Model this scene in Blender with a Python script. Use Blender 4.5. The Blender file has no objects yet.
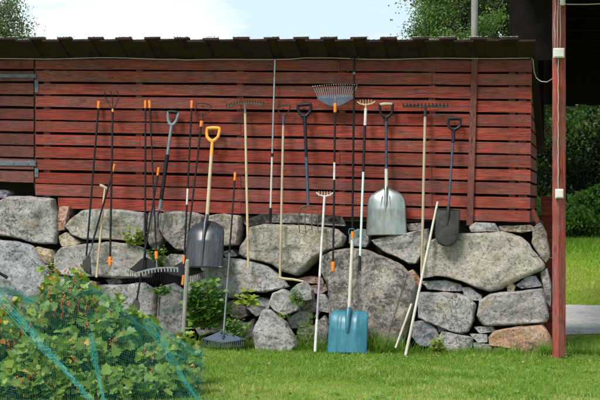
import bpy, math, random
import numpy as np
from mathutils import Vector, Matrix, noise
random.seed(11); rng = np.random.default_rng(11)
sc = bpy.context.scene
COL = sc.collection
R = math.radians

# ------------------------------------------------------------------ camera
F = 1500.0                      # focal length in pixels of a 600 px wide picture
YAW = R(11.3)
EYE = 1.42
HOR = 205.0
camd = bpy.data.cameras.new('camera'); cam = bpy.data.objects.new('camera', camd); COL.objects.link(cam)
CP = Vector((15*math.sin(YAW), -15*math.cos(YAW), EYE))
cam.location = CP; cam.rotation_euler = (R(90), 0, YAW)
camd.sensor_width = 36; camd.lens = 36*F/600; camd.shift_y = (HOR-200)/600
camd.clip_start = 0.1; camd.clip_end = 2000
sc.camera = cam
RIGHT = Vector((math.cos(YAW), math.sin(YAW), 0)); FWD = Vector((-math.sin(YAW), math.cos(YAW), 0)); UP = Vector((0, 0, 1))

# ------------------------------------------------------------------ world, sun, exposure
SUN_EL, SUN_AZ = R(54), R(212)           # azimuth measured clockwise from +Y: sun behind the camera, a little to the left
w = bpy.data.worlds.new('World'); sc.world = w; w.use_nodes = True
nt = w.node_tree; nt.nodes.clear()
def N(t, typ, **k):
    n = t.nodes.new(typ)
    for a, b in k.items(): setattr(n, a, b)
    return n
out = N(nt, 'ShaderNodeOutputWorld'); bg = N(nt, 'ShaderNodeBackground'); bg.inputs[1].default_value = 0.12
sky = N(nt, 'ShaderNodeTexSky', sky_type='NISHITA', sun_disc=False, sun_elevation=SUN_EL, sun_rotation=SUN_AZ)
sky.air_density = 1.0; sky.dust_density = 1.5
tc = N(nt, 'ShaderNodeTexCoord'); mp = N(nt, 'ShaderNodeMapping'); mp.inputs['Scale'].default_value = (2.2, 2.2, 9)
mp.inputs['Location'].default_value = (0.3, 0.2, 0.15)
nz = N(nt, 'ShaderNodeTexNoise'); nz.inputs['Scale'].default_value = 2.4; nz.inputs['Detail'].default_value = 7; nz.inputs['Roughness'].default_value = 0.55
cr = N(nt, 'ShaderNodeValToRGB'); cr.color_ramp.elements[0].position = 0.46; cr.color_ramp.elements[1].position = 0.76
cr.color_ramp.elements[0].color = (0.0, 0.0, 0.0, 1)
mx = N(nt, 'ShaderNodeMixRGB'); mx.inputs[2].default_value = (6.6, 6.9, 6.9, 1)
veil = N(nt, 'ShaderNodeMixRGB'); veil.inputs[0].default_value = 0.8; veil.inputs[2].default_value = (3.5, 4.35, 4.6, 1)
L = nt.links.new
L(tc.outputs['Generated'], mp.inputs[0]); L(mp.outputs[0], nz.inputs['Vector']); L(nz.outputs[0], cr.inputs[0])
L(cr.outputs[0], mx.inputs[0]); L(sky.outputs[0], veil.inputs[1]); L(veil.outputs[0], mx.inputs[1]); L(mx.outputs[0], bg.inputs[0]); L(bg.outputs[0], out.inputs[0])
sl = bpy.data.lights.new('sun', 'SUN'); sl.energy = 2.4; sl.angle = R(18); sl.color = (1, 0.96, 0.9)
so = bpy.data.objects.new('sun', sl); COL.objects.link(so)
sd = Vector((math.sin(SUN_AZ)*math.cos(SUN_EL), math.cos(SUN_AZ)*math.cos(SUN_EL), math.sin(SUN_EL)))
so.rotation_euler = sd.to_track_quat('Z', 'Y').to_euler()
sc.view_settings.view_transform = 'Standard'; sc.view_settings.look = 'None'
sc.view_settings.gamma = 1; sc.view_settings.use_curve_mapping = False
sc.view_settings.exposure = 0.8

# ------------------------------------------------------------------ placing helpers
def P(px, py, depth):
    return CP + depth*(FWD + (px-300)/F*RIGHT + (HOR-py)/F*UP)
def W(px, py, off=0.0):
    """the point seen at a pixel, on a plane `off` metres in front of the barn wall (wall: y = 0)"""
    d = FWD + (px-300)/F*RIGHT + (HOR-py)/F*UP
    return CP + d*((-off-CP.y)/d.y)
def depth_of(p): return (p-CP).dot(FWD)
def G(px, py, z=0.0):
    d = FWD + (px-300)/F*RIGHT + (HOR-py)/F*UP
    return CP + d*((z-CP.z)/d.z)

class MB:
    def __init__(s): s.v = []; s.f = []; s.t = []
    def tint(s, val, n): s.t += [val]*n
    def add(s, vs, fs, t=0.5):
        b = len(s.v); s.v += [tuple(q) for q in vs]; s.f += [tuple(b+i for i in q) for q in fs]; s.t += [t]*len(vs)
    def box(s, lo, hi, t=0.5, j=0.0):
        x0, y0, z0 = lo; x1, y1, z1 = hi
        s.add([(x0,y0,z0),(x1,y0,z0),(x1,y1,z0),(x0,y1,z0),(x0,y0,z1),(x1,y0,z1),(x1,y1,z1),(x0,y1,z1)],
              [(0,3,2,1),(4,5,6,7),(0,1,5,4),(1,2,6,5),(2,3,7,6),(3,0,4,7)], t)
    def prism(s, quad, d, t=0.5):
        """front polygon (3-D points, counter-clockwise from the front), extruded by vector d"""
        n = len(quad); a = [Vector(q) for q in quad]; b = [q+Vector(d) for q in a]
        s.add(a+b, [tuple(range(n)), tuple(range(2*n-1, n-1, -1))]+[(i, n+i, n+(i+1) % n, (i+1) % n) for i in range(n)], t)
    def tube(s, pts, rad, n=10, t=0.5, flat=1.0, caps=True):
        pts = [Vector(p) for p in pts]
        if not hasattr(rad, '__len__'): rad = [rad]*len(pts)
        vs = []; fs = []; ref = None
        for i, p in enumerate(pts):
            d = (pts[min(i+1, len(pts)-1)]-pts[max(i-1, 0)]).normalized()
            if ref is None:
                ref = Vector((0, 1, 0)) if abs(d.y) < 0.8 else Vector((1, 0, 0))
            u = (ref-d*ref.dot(d)).normalized(); ref = u; v = d.cross(u)
            for k in range(n):
                a = 2*math.pi*k/n
                vs.append(p+u*math.cos(a)*rad[i]*flat+v*math.sin(a)*rad[i])
        for i in range(len(pts)-1):
            for k in range(n):
                fs.append((i*n+k, i*n+(k+1) % n, (i+1)*n+(k+1) % n, (i+1)*n+k))
        if caps:
            fs.append(tuple(range(n-1, -1, -1))); fs.append(tuple(range((len(pts)-1)*n, len(pts)*n)))
        s.add(vs, fs, t)
    def build(s, name, mat, parent=None, loc=None, smooth=False, kind=None, auto=None):
        me = bpy.data.meshes.new(name); me.from_pydata(s.v, [], s.f); me.materials.append(mat)
        at = me.attributes.new('tint', 'FLOAT', 'POINT'); at.data.foreach_set('value', np.array(s.t, dtype=np.float32))
        o = bpy.data.objects.new(name, me); COL.objects.link(o)
        if smooth: me.polygons.foreach_set('use_smooth', [True]*len(me.polygons))
        if auto: me.set_sharp_from_angle(angle=R(auto))
        if parent: o.parent = parent
        if loc is not None:
            me.transform(Matrix.Translation(-Vector(loc))); o.location = loc
        if kind: o['kind'] = kind
        return o
def bevel(o, wd=0.003, seg=2):
    m = o.modifiers.new('bevel', 'BEVEL'); m.width = wd; m.segments = seg; m.limit_method = 'ANGLE'; return o
def empty(name, loc, label, cat, group=None):
    o = bpy.data.objects.new(name, None); COL.objects.link(o); o.location = loc; o.empty_display_size = 0.1
    o['label'] = label; o['category'] = cat
    if group: o['group'] = group
    return o
def tag(o, label, cat, group=None):
    o['label'] = label; o['category'] = cat
    if group: o['group'] = group
    return o
def child(mb, name, mat, e, **k):
    """mesh given in world coordinates, parented to an unrotated empty"""
    me_loc = e.location.copy()
    mb.v = [tuple(Vector(q)-me_loc) for q in mb.v]
    return mb.build(name, mat, parent=e, **k)

def sub(mb, name, mat, part, root, **k):
    """sub-part in world coordinates under a part whose thing is an unrotated empty"""
    mb.v = [tuple(Vector(q)-root.location) for q in mb.v]
    return mb.build(name, mat, parent=part, **k)

# ------------------------------------------------------------------ materials
def mat(name, rough=0.6, metal=0.0, base=(0.5, 0.5, 0.5), spec=0.5):
    m = bpy.data.materials.new(name); m.use_nodes = True
    b = m.node_tree.nodes['Principled BSDF']
    b.inputs['Roughness'].default_value = rough; b.inputs['Metallic'].default_value = metal
    b.inputs['Base Color'].default_value = (*base, 1); b.inputs['Specular IOR Level'].default_value = spec
    return m, m.node_tree, b
def tex(t, kind='Object', scale=(1, 1, 1), rot=(0, 0, 0)):
    c = N(t, 'ShaderNodeTexCoord'); m = N(t, 'ShaderNodeMapping'); m.inputs['Scale'].default_value = scale; m.inputs['Rotation'].default_value = rot
    t.links.new(c.outputs[kind], m.inputs[0]); return m.outputs[0]
def nois(t, vec, scale, detail=6, rough=0.6, dist=0.0):
    n = N(t, 'ShaderNodeTexNoise'); n.inputs['Scale'].default_value = scale; n.inputs['Detail'].default_value = detail
    n.inputs['Roughness'].default_value = rough; n.inputs['Distortion'].default_value = dist
    t.links.new(vec, n.inputs['Vector']); return n.outputs['Fac']
def ramp(t, fac, stops):
    r = N(t, 'ShaderNodeValToRGB'); e = r.color_ramp.elements
    while len(e) < len(stops): e.new(0.5)
    for q, (p, c) in zip(e, stops): q.position = p; q.color = (*c, 1) if len(c) == 3 else c
    t.links.new(fac, r.inputs[0]); return r.outputs[0]
def mix(t, fac, a, b, mode='MIX'):
    m = N(t, 'ShaderNodeMixRGB', blend_type=mode)
    for i, q in ((0, fac), (1, a), (2, b)):
        if isinstance(q, (int, float)): m.inputs[i].default_value = q
        elif isinstance(q, tuple): m.inputs[i].default_value = (*q, 1) if len(q) == 3 else q
        else: t.links.new(q, m.inputs[i])
    return m.outputs[0]
def attr(t, name='tint'):
    a = N(t, 'ShaderNodeAttribute'); a.attribute_name = name; return a.outputs['Fac']
def bump(t, b, h, s=0.5, d=0.01):
    n = N(t, 'ShaderNodeBump'); n.inputs['Strength'].default_value = s; n.inputs['Distance'].default_value = d
    t.links.new(h, n.inputs['Height']); t.links.new(n.outputs[0], b.inputs['Normal'])
def mth(t, op, a, b=0.0):
    m = N(t, 'ShaderNodeMath', operation=op)
    for i, q in ((0, a), (1, b)):
        if isinstance(q, (int, float)): m.inputs[i].default_value = q
        else: t.links.new(q, m.inputs[i])
    return m.outputs[0]

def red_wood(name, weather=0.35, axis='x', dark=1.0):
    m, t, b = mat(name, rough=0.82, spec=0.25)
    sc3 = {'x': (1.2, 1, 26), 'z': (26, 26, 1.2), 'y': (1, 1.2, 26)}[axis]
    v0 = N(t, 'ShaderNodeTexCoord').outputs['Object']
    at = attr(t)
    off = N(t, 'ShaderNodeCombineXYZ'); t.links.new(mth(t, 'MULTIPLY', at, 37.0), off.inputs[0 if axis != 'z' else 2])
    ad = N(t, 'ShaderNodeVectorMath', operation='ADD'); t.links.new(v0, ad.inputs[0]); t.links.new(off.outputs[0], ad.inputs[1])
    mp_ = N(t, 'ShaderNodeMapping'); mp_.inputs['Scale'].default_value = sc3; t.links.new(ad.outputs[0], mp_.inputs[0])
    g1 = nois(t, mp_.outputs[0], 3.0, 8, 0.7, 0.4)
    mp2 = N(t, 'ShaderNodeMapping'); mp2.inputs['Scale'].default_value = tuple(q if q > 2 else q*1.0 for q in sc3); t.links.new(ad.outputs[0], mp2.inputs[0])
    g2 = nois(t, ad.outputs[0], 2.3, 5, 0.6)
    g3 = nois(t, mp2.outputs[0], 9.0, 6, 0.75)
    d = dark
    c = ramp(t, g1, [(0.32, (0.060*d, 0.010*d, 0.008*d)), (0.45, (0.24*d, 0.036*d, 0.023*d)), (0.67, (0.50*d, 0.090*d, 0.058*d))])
    # weathered grey-brown wood where the paint has worn, in long streaks
    mp5 = N(t, 'ShaderNodeMapping'); mp5.inputs['Scale'].default_value = {'x': (0.9, 1, 6), 'z': (6, 6, 0.9), 'y': (1, 0.9, 6)}[axis]; t.links.new(ad.outputs[0], mp5.inputs[0])
    g4 = nois(t, mp5.outputs[0], 2.2, 8, 0.72, 0.8)
    wmask = ramp(t, mth(t, 'ADD', mth(t, 'MULTIPLY', g4, 1.0), mth(t, 'ADD', mth(t, 'MULTIPLY', at, 0.16), mth(t, 'MULTIPLY', g2, 0.25))), [(0.66-weather*0.14, (0, 0, 0)), (0.86-weather*0.14, (1, 1, 1))])
    grey = ramp(t, g3, [(0.3, (0.035*d, 0.018*d, 0.015*d)), (0.5, (0.15*d, 0.070*d, 0.062*d)), (0.68, (0.38*d, 0.22*d, 0.20*d))])
    c = mix(t, mth(t, 'MULTIPLY', wmask, 0.72), c, grey)
    g6 = nois(t, mp5.outputs[0], 7.0, 8, 0.8, 0.5)
    c = mix(t, ramp(t, g6, [(0.34, (0.75,)*3), (0.45, (0, 0, 0))]), c, (0.05*d, 0.018*d, 0.015*d))
    # each board has its own depth of paint; damp brown staining comes and goes
    brd = ramp(t, mth(t, 'FRACT', mth(t, 'MULTIPLY', at, 7.3)), [(0.0, (0.72, 0.66, 0.64)), (0.5, (1.0, 1.0, 1.0)), (1.0, (1.12, 1.22, 1.22))])
    c = mix(t, 1.0, c, brd, 'MULTIPLY')
    g7 = nois(t, v0, 1.7, 7, 0.7, 0.6)
    c = mix(t, ramp(t, g7, [(0.50, (0, 0, 0)), (0.68, (0.62,)*3)]), c, (0.085*d, 0.028*d, 0.022*d))
    # drying cracks along the grain
    mp8 = N(t, 'ShaderNodeMapping'); mp8.inputs['Scale'].default_value = {'x': (1.1, 1, 22), 'z': (22, 22, 1.1), 'y': (1, 1.1, 22)}[axis]; t.links.new(ad.outputs[0], mp8.inputs[0])
    g8 = nois(t, mp8.outputs[0], 2.0, 3, 0.5, 0.3)
    crk = ramp(t, mth(t, 'ABSOLUTE', mth(t, 'SUBTRACT', g8, 0.47)), [(0.0, (0.85,)*3), (0.010, (0, 0, 0))])
    c = mix(t, mth(t, 'MULTIPLY', crk, ramp(t, g4, [(0.45, (0, 0, 0)), (0.55, (1, 1, 1))])), c, (0.02*d, 0.008*d, 0.007*d))
    # knots and small chips
    vo = N(t, 'ShaderNodeTexVoronoi'); vo.inputs['Scale'].default_value = 1.0
    mp4 = N(t, 'ShaderNodeMapping'); mp4.inputs['Scale'].default_value = {'x': (2.6, 3, 9), 'z': (9, 9, 2.6), 'y': (3, 2.6, 9)}[axis]; t.links.new(ad.outputs[0], mp4.inputs[0]); t.links.new(mp4.outputs[0], vo.inputs['Vector'])
    kn = ramp(t, vo.outputs['Distance'], [(0.05, (1, 1, 1)), (0.10, (0, 0, 0))])
    c = mix(t, mth(t, 'MULTIPLY', kn, 0.8), c, (0.05*d, 0.012*d, 0.01*d))
    wn = nois(t, v0, 55.0, 3, 0.6)
    fl = ramp(t, wn, [(0.70, (0, 0, 0)), (0.74, (1, 1, 1))])
    c = mix(t, mth(t, 'MULTIPLY', fl, 0.4), c, (0.5*d, 0.36*d, 0.33*d))
    t.links.new(c, b.inputs['Base Color'])
    bump(t, b, mth(t, 'ADD', g1, mth(t, 'MULTIPLY', g3, 0.6)), 0.6, 0.006)
    return m
M = {}
M['red'] = red_wood('red_painted_boards', 0.25)
M['red_old'] = red_wood('worn_red_boards', 1.15, dark=0.72)
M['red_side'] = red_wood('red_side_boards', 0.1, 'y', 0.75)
M['red_post'] = red_wood('red_post_wood', 0.8, 'z', 1.25)
M['red_batten'] = red_wood('greyed_red_batten', 1.25, 'z', 0.85)

def simple_wood(name, c0, c1, axis='z', rough=0.75, sc_=30):
    m, t, b = mat(name, rough=rough, spec=0.3)
    s3 = {'z': (sc_, sc_, 1.5), 'x': (1.5, sc_, sc_), 'y': (sc_, 1.5, sc_)}[axis]
    g = nois(t, tex(t, scale=s3), 3, 6, 0.65, 0.3); g2 = nois(t, tex(t), 6, 4, 0.6)
    c = ramp(t, mth(t, 'ADD', mth(t, 'MULTIPLY', g, 0.6), mth(t, 'MULTIPLY', g2, 0.4)), [(0.32, c0), (0.68, c1)])
    t.links.new(c, b.inputs['Base Color']); bump(t, b, g, 0.4, 0.003); return m
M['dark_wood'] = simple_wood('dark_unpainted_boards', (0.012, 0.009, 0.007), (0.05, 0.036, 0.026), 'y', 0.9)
M['roof_wood'] = simple_wood('weathered_roof_boards', (0.007, 0.004, 0.004), (0.066, 0.031, 0.031), 'y', 0.95)
M['shade_black_wood'] = simple_wood('shade_black_boards', (0.005, 0.0045, 0.004), (0.026, 0.021, 0.017), 'y', 1.0); M['shade_black_wood'].node_tree.nodes['Principled BSDF'].inputs['Specular IOR Level'].default_value = 0.03  # near-black colour holds the shade of the open roof space
M['moss'] = simple_wood('grey_green_moss', (0.16, 0.16, 0.13), (0.60, 0.60, 0.54), 'x', 0.95, 6)
M['grey_wood'] = simple_wood('silvered_wood', (0.16, 0.15, 0.13), (0.38, 0.36, 0.32), 'z')
M['pale_wood'] = simple_wood('pale_ash_handle', (0.30, 0.22, 0.135), (0.64, 0.52, 0.34), 'z', 0.55, 12)
M['tan_wood'] = simple_wood('weathered_tan_handle', (0.28, 0.21, 0.14), (0.50, 0.41, 0.29), 'z', 0.65, 12)
M['white_wood'] = simple_wood('white_painted_handle', (0.36, 0.32, 0.26), (0.68, 0.65, 0.57), 'z', 0.5, 12)
M['brown_wood'] = simple_wood('reddish_brown_stick', (0.16, 0.085, 0.045), (0.36, 0.2, 0.11), 'z', 0.8)

def surf(name, base, rough, metal=0.0, wear=None, amt=0.5, scale=18, spec=0.5, coat=0):
    m, t, b = mat(name, rough, metal, base, spec)
    v = tex(t); n = nois(t, v, scale, 7, 0.7)
    wear = wear or tuple(min(1, q*1.7+0.02) for q in base)
    c = mix(t, mth(t, 'MULTIPLY', ramp(t, n, [(0.42, (0, 0, 0)), (0.72, (1, 1, 1))]), amt), base, wear)
    t.links.new(c, b.inputs['Base Color'])
    r = ramp(t, nois(t, v, scale*0.6, 5), [(0.3, (rough*0.75,)*3), (0.7, (min(1, rough*1.3),)*3)])
    t.links.new(r, b.inputs['Roughness']); bump(t, b, n, 0.15, 0.002)
    return m
M['black'] = surf('black_coated_shaft', (0.006, 0.0065, 0.009), 0.5, 0.0, (0.035, 0.035, 0.04), 0.3, spec=0.22)
M['black_matt'] = surf('black_plastic', (0.007, 0.0075, 0.010), 0.5, 0.0, (0.035, 0.035, 0.04), 0.4, 9, spec=0.22)
M['orange'] = surf('orange_plastic', (0.72, 0.20, 0.015), 0.45, 0, (0.5, 0.22, 0.06), 0.4)
M['yellow'] = surf('yellow_orange_plastic', (0.78, 0.33, 0.03), 0.45, 0, (0.6, 0.3, 0.07), 0.4)
m, t, b = mat('scuffed_aluminium', 0.34, 0.85, (0.5, 0.52, 0.5))
n_ = nois(t, tex(t, scale=(9, 9, 3)), 2, 8, 0.65)
t.links.new(ramp(t, n_, [(0.30, (0.22, 0.235, 0.22)), (0.52, (0.36, 0.38, 0.365)), (0.75, (0.50, 0.52, 0.50))]), b.inputs['Base Color'])
t.links.new(ramp(t, n_, [(0.3, (0.5,)*3), (0.7, (0.26,)*3)]), b.inputs['Roughness']); bump(t, b, n_, 0.15, 0.002); M['alu'] = m
M['alu_tube'] = surf('aluminium_tube', (0.42, 0.44, 0.44), 0.4, 0.7, (0.2, 0.2, 0.2), 0.6)
M['steel'] = surf('dull_steel', (0.17, 0.175, 0.18), 0.5, 0.6, (0.06, 0.05, 0.045), 0.7)
M['rust'] = surf('rusty_steel', (0.085, 0.06, 0.045), 0.75, 0.3, (0.19, 0.11, 0.065), 0.7, 30)
M['dark_steel'] = surf('dark_forged_steel', (0.018, 0.019, 0.018), 0.6, 0.2, (0.085, 0.078, 0.068), 0.6, 14, spec=0.3)
M['blue_grey'] = surf('blue_grey_painted_metal', (0.035, 0.05, 0.085), 0.5, 0.2, (0.10, 0.13, 0.18), 0.5, 12)
M['grey_paint'] = surf('grey_fibre_shaft', (0.14, 0.17, 0.19), 0.45, 0.1, (0.3, 0.33, 0.34), 0.5)
M['white'] = surf('white_painted_metal', (0.60, 0.60, 0.57), 0.5, 0, (0.36, 0.34, 0.30), 0.7)
M['mint'] = surf('pale_mint_shaft', (0.50, 0.66, 0.62), 0.45, 0, (0.66, 0.72, 0.7), 0.5)
M['lilac'] = surf('dull_lilac_grip', (0.30, 0.25, 0.30), 0.6, 0, (0.45, 0.4, 0.44), 0.5)
M['white_plastic'] = surf('white_box_plastic', (0.72, 0.70, 0.66), 0.45, 0, (0.5, 0.47, 0.42), 0.5)
M['cable'] = surf('pale_cable_sheath', (0.50, 0.47, 0.44), 0.6, 0, (0.3, 0.27, 0.25), 0.6)
M['hinge'] = surf('grey_blue_hinge_iron', (0.10, 0.12, 0.15), 0.6, 0.3, (0.22, 0.22, 0.24), 0.7)
M['teal_string'] = surf('teal_string', (0.03, 0.30, 0.34), 0.6)
# translucent teal shovel plastic
m, t, b = mat('teal_plastic', 0.38, 0, (0.02, 0.19, 0.27))
n_ = nois(t, tex(t, scale=(14, 14, 3)), 2, 6, 0.7)
t.links.new(ramp(t, n_, [(0.35, (0.010, 0.105, 0.165)), (0.75, (0.05, 0.22, 0.29))]), b.inputs['Base Color'])
M['teal_plastic'] = m
# scratched black snow shovel
m, t, b = mat('scratched_black_plastic', 0.33, 0, (0.02, 0.02, 0.024))
n_ = nois(t, tex(t, scale=(40, 40, 3)), 2, 8, 0.8)
t.links.new(ramp(t, n_, [(0.42, (0.018, 0.020, 0.026)), (0.60, (0.05, 0.055, 0.07)), (0.74, (0.24, 0.25, 0.28))]), b.inputs['Base Color'])
bump(t, b, n_, 0.2, 0.002); M['scratched'] = m
# netting
m, t, b = mat('teal_net_strand', 0.5, 0, (0.02, 0.26, 0.22)); M['net'] = m

# stone: object colour carries the natural tint of each stone
def stone_mat(name='granite', big=0.0):
    m, t, b = mat(name, 0.88, spec=0.3)
    v = tex(t); oi = N(t, 'ShaderNodeObjectInfo')
    off = N(t, 'ShaderNodeVectorMath', operation='SCALE'); cx = N(t, 'ShaderNodeCombineXYZ')
    for i in range(3): t.links.new(oi.outputs['Random'], cx.inputs[i])
    t.links.new(cx.outputs[0], off.inputs[0]); off.inputs['Scale'].default_value = 50
    ad = N(t, 'ShaderNodeVectorMath', operation='ADD'); t.links.new(v, ad.inputs[0]); t.links.new(off.outputs[0], ad.inputs[1]); v = ad.outputs[0]
    n1 = nois(t, v, 3.2, 9, 0.72, 0.3); n2 = nois(t, v, 38, 7, 0.85); n3 = nois(t, v, 13, 9, 0.78, 0.2)
    c = ramp(t, n1, [(0.33, (0.27, 0.258, 0.265)), (0.5, (0.52, 0.49, 0.50)), (0.63, (0.78, 0.745, 0.75))])
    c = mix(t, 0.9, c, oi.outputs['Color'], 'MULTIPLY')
    # mineral speckle
    c = mix(t, ramp(t, n2, [(0.40, (0.88,)*3), (0.475, (0, 0, 0))]), c, (0.055, 0.053, 0.05))
    c = mix(t, ramp(t, n2, [(0.53, (0, 0, 0)), (0.59, (0.8,)*3)]), c, (0.72, 0.705, 0.67))
    # pale lichen and dark lichen, ochre bloom
    c = mix(t, ramp(t, n3, [(0.53, (0, 0, 0)), (0.58, (0.55,)*3)]), c, (0.66, 0.64, 0.61))
    n4 = nois(t, v, 8.0, 9, 0.82, 0.2)
    c = mix(t, ramp(t, n4, [(0.33+0.10*big, (0.8,)*3), (0.41+0.10*big, (0, 0, 0))]), c, (0.06, 0.057, 0.052))
    n5 = nois(t, v, 4.1, 6, 0.7, 0.5)
    c = mix(t, ramp(t, n5, [(0.54, (0, 0, 0)), (0.66, (0.5,)*3)]), c, (0.50, 0.36, 0.20))
    n6 = nois(t, v, 2.6, 7, 0.62, 0.9)          # thin cracks where this noise crosses its middle
    ck = ramp(t, mth(t, 'ABSOLUTE', mth(t, 'SUBTRACT', n6, 0.5)), [(0.0, (1, 1, 1)), (0.009, (0, 0, 0))])
    ckm = mth(t, 'MULTIPLY', ck, ramp(t, nois(t, v, 1.7, 3), [(0.48, (0, 0, 0)), (0.58, (0.8, 0.8, 0.8))]))
    c = mix(t, ckm, c, (0.05, 0.048, 0.045))
    t.links.new(c, b.inputs['Base Color'])
    h = mth(t, 'ADD', mth(t, 'SUBTRACT', n3, mth(t, 'MULTIPLY', ckm, 0.35)), mth(t, 'ADD', mth(t, 'MULTIPLY', n2, 0.35), mth(t, 'MULTIPLY', n1, 1.2)))
    bump(t, b, h, 1.0, 0.05)
    return m
M['stone'] = stone_mat(); M['stone_lichen'] = stone_mat('lichened_granite', 1.0)
m, t, b = mat('dark_earth_core', 0.95, 0, (0.02, 0.017, 0.014)); M['earth'] = m
bump(t, b, nois(t, tex(t), 20), 1.0, 0.02)

def foliage(name, c0, c1, c2=None, trans=0.35, rough=0.5):
    m, t, b = mat(name, rough, spec=0.35)
    a = attr(t)
    st = [(0.0, c0), (1.0, c1)] if c2 is None else [(0.0, c0), (0.6, c1), (1.0, c2)]
    c = ramp(t, a, st); t.links.new(c, b.inputs['Base Color'])
    tr = N(t, 'ShaderNodeBsdfTranslucent'); ms = N(t, 'ShaderNodeMixShader'); ms.inputs[0].default_value = trans
    g = mix(t, 1.0, c, (1.15, 1.1, 0.5), 'MULTIPLY'); t.links.new(g, tr.inputs[0])
    o = t.nodes['Material Output']; t.links.new(b.outputs[0], ms.inputs[1]); t.links.new(tr.outputs[0], ms.inputs[2]); t.links.new(ms.outputs[0], o.inputs[0])
    return m
M['grass'] = foliage('lawn_blade', (0.10, 0.22, 0.025), (0.22, 0.39, 0.05), (0.50, 0.50, 0.22), 0.45)
M['meadow'] = foliage('meadow_blade', (0.13, 0.25, 0.02), (0.26, 0.40, 0.04), (0.42, 0.42, 0.12), 0.45)
M['currant'] = foliage('currant_leaf', (0.06, 0.13, 0.02), (0.22, 0.35, 0.055), (0.46, 0.54, 0.14), 0.45, 0.4)
M['currant_red'] = foliage('turning_currant_leaf', (0.20, 0.34, 0.05), (0.55, 0.48, 0.07), (0.70, 0.20, 0.04), 0.35, 0.45)
M['weed'] = foliage('weed_leaf', (0.05, 0.14, 0.02), (0.13, 0.27, 0.045), (0.22, 0.36, 0.06), 0.4)
M['fern'] = foliage('bright_fern_leaf', (0.12, 0.2, 0.02), (0.26, 0.34, 0.04), (0.35, 0.42, 0.07), 0.35)
M['tree'] = foliage('broadleaf_crown', (0.03, 0.07, 0.018), (0.085, 0.16, 0.04), (0.20, 0.30, 0.08), 0.35)
M['birch'] = foliage('birch_crown', (0.055, 0.09, 0.045), (0.11, 0.165, 0.07), (0.19, 0.25, 0.11), 0.3)
M['shrub'] = foliage('dark_shrub_crown', (0.010, 0.026, 0.008), (0.03, 0.065, 0.018), (0.14, 0.22, 0.05), 0.25)  # dark leaf tone also carries the shade over the shrubs
M['bark'] = simple_wood('rough_bark', (0.04, 0.033, 0.026), (0.14, 0.12, 0.10), 'z', 0.9, 10)
M['birch_bark'] = simple_wood('pale_birch_bark', (0.10, 0.09, 0.08), (0.5, 0.48, 0.45), 'x', 0.8, 10)
M['stem'] = simple_wood('bush_stem', (0.07, 0.05, 0.03), (0.18, 0.13, 0.08), 'z', 0.8)
m, t, b = mat('ripe_red_berry', 0.25, 0, (0.55, 0.03, 0.02)); M['berry'] = m
a = attr(t); t.links.new(ramp(t, a, [(0.0, (0.40, 0.015, 0.012)), (1.0, (0.70, 0.14, 0.03))]), b.inputs['Base Color'])
# ground
m, t, b = mat('turf_soil', 0.95, spec=0.1)
v = tex(t); n1 = nois(t, v, 0.7, 6); n2 = nois(t, v, 30, 6, 0.7)
c = ramp(t, mth(t, 'ADD', mth(t, 'MULTIPLY', n1, 0.5), mth(t, 'MULTIPLY', n2, 0.5)), [(0.35, (0.09, 0.13, 0.02)), (0.55, (0.18, 0.26, 0.035)), (0.72, (0.33, 0.33, 0.12))])
t.links.new(c, b.inputs['Base Color']); bump(t, b, n2, 0.8, 0.02); M['ground'] = m
m, t, b = mat('gravel_road', 0.95, spec=0.2)
v = tex(t); n1 = nois(t, v, 3.1, 8, 0.75); n2 = nois(t, v, 24, 6, 0.85)
t.links.new(ramp(t, mth(t, 'ADD', mth(t, 'MULTIPLY', n1, 0.35), mth(t, 'MULTIPLY', n2, 0.65)), [(0.36, (0.17, 0.16, 0.15)), (0.5, (0.40, 0.385, 0.375)), (0.62, (0.62, 0.605, 0.59))]), b.inputs['Base Color'])
bump(t, b, n2, 0.8, 0.02); M['road'] = m

# ------------------------------------------------------------------ ground
def gz(x, y):
    """height of the ground: flat round the barn, rising gently across the far meadow"""
    p = Vector((x, y, 0)) - CP; d = p.dot(FWD)
    z = 0.0
    if d > 21.5: z += 0.62*min(1, (d-21.5)/19)
    if d > 42: z += 0.01*(d-42)
    z += 0.02*noise.noise(Vector((x*0.6, y*0.6, 0)))*min(1, max(0, (14-d)/2)) 
    return z
gm = MB(); xs = sorted(set([-400, -200, -100, -60] + [i*2.0 for i in range(-20, 21)] + [60, 100, 200, 400]))
ys = sorted(set([-100, -50] + [i*1.0 for i in range(-30, 50)] + [60, 80, 120, 200, 400, 700]))
gv = [(x, y, gz(x, y)) for y in ys for x in xs]; nx = len(xs)
gm.add(gv, [(j*nx+i, j*nx+i+1, (j+1)*nx+i+1, (j+1)*nx+i) for j in range(len(ys)-1) for i in range(nx-1)])
gm.build('ground', M['ground'], kind='structure', smooth=True)
# gravel road crossing behind the barn, in view at the right
rm = MB(); rv = []
for i in range(25):
    px = 330+i*30
    near = G(px, 336+2*math.sin(i*1.3)-(px-585)*0.03, 0.004); far = G(px, 305.5+0.8*math.sin(i*2.1), 0.004)
    for k in range(4):
        q = near.lerp(far, k/3); rv.append((q.x, q.y, gz(q.x, q.y)+0.006))
rm.add(rv, [(i*4+k, (i+1)*4+k, (i+1)*4+k+1, i*4+k+1) for i in range(24) for k in range(3)])
rm.build('gravel_road', M['road'], kind='structure')

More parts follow.
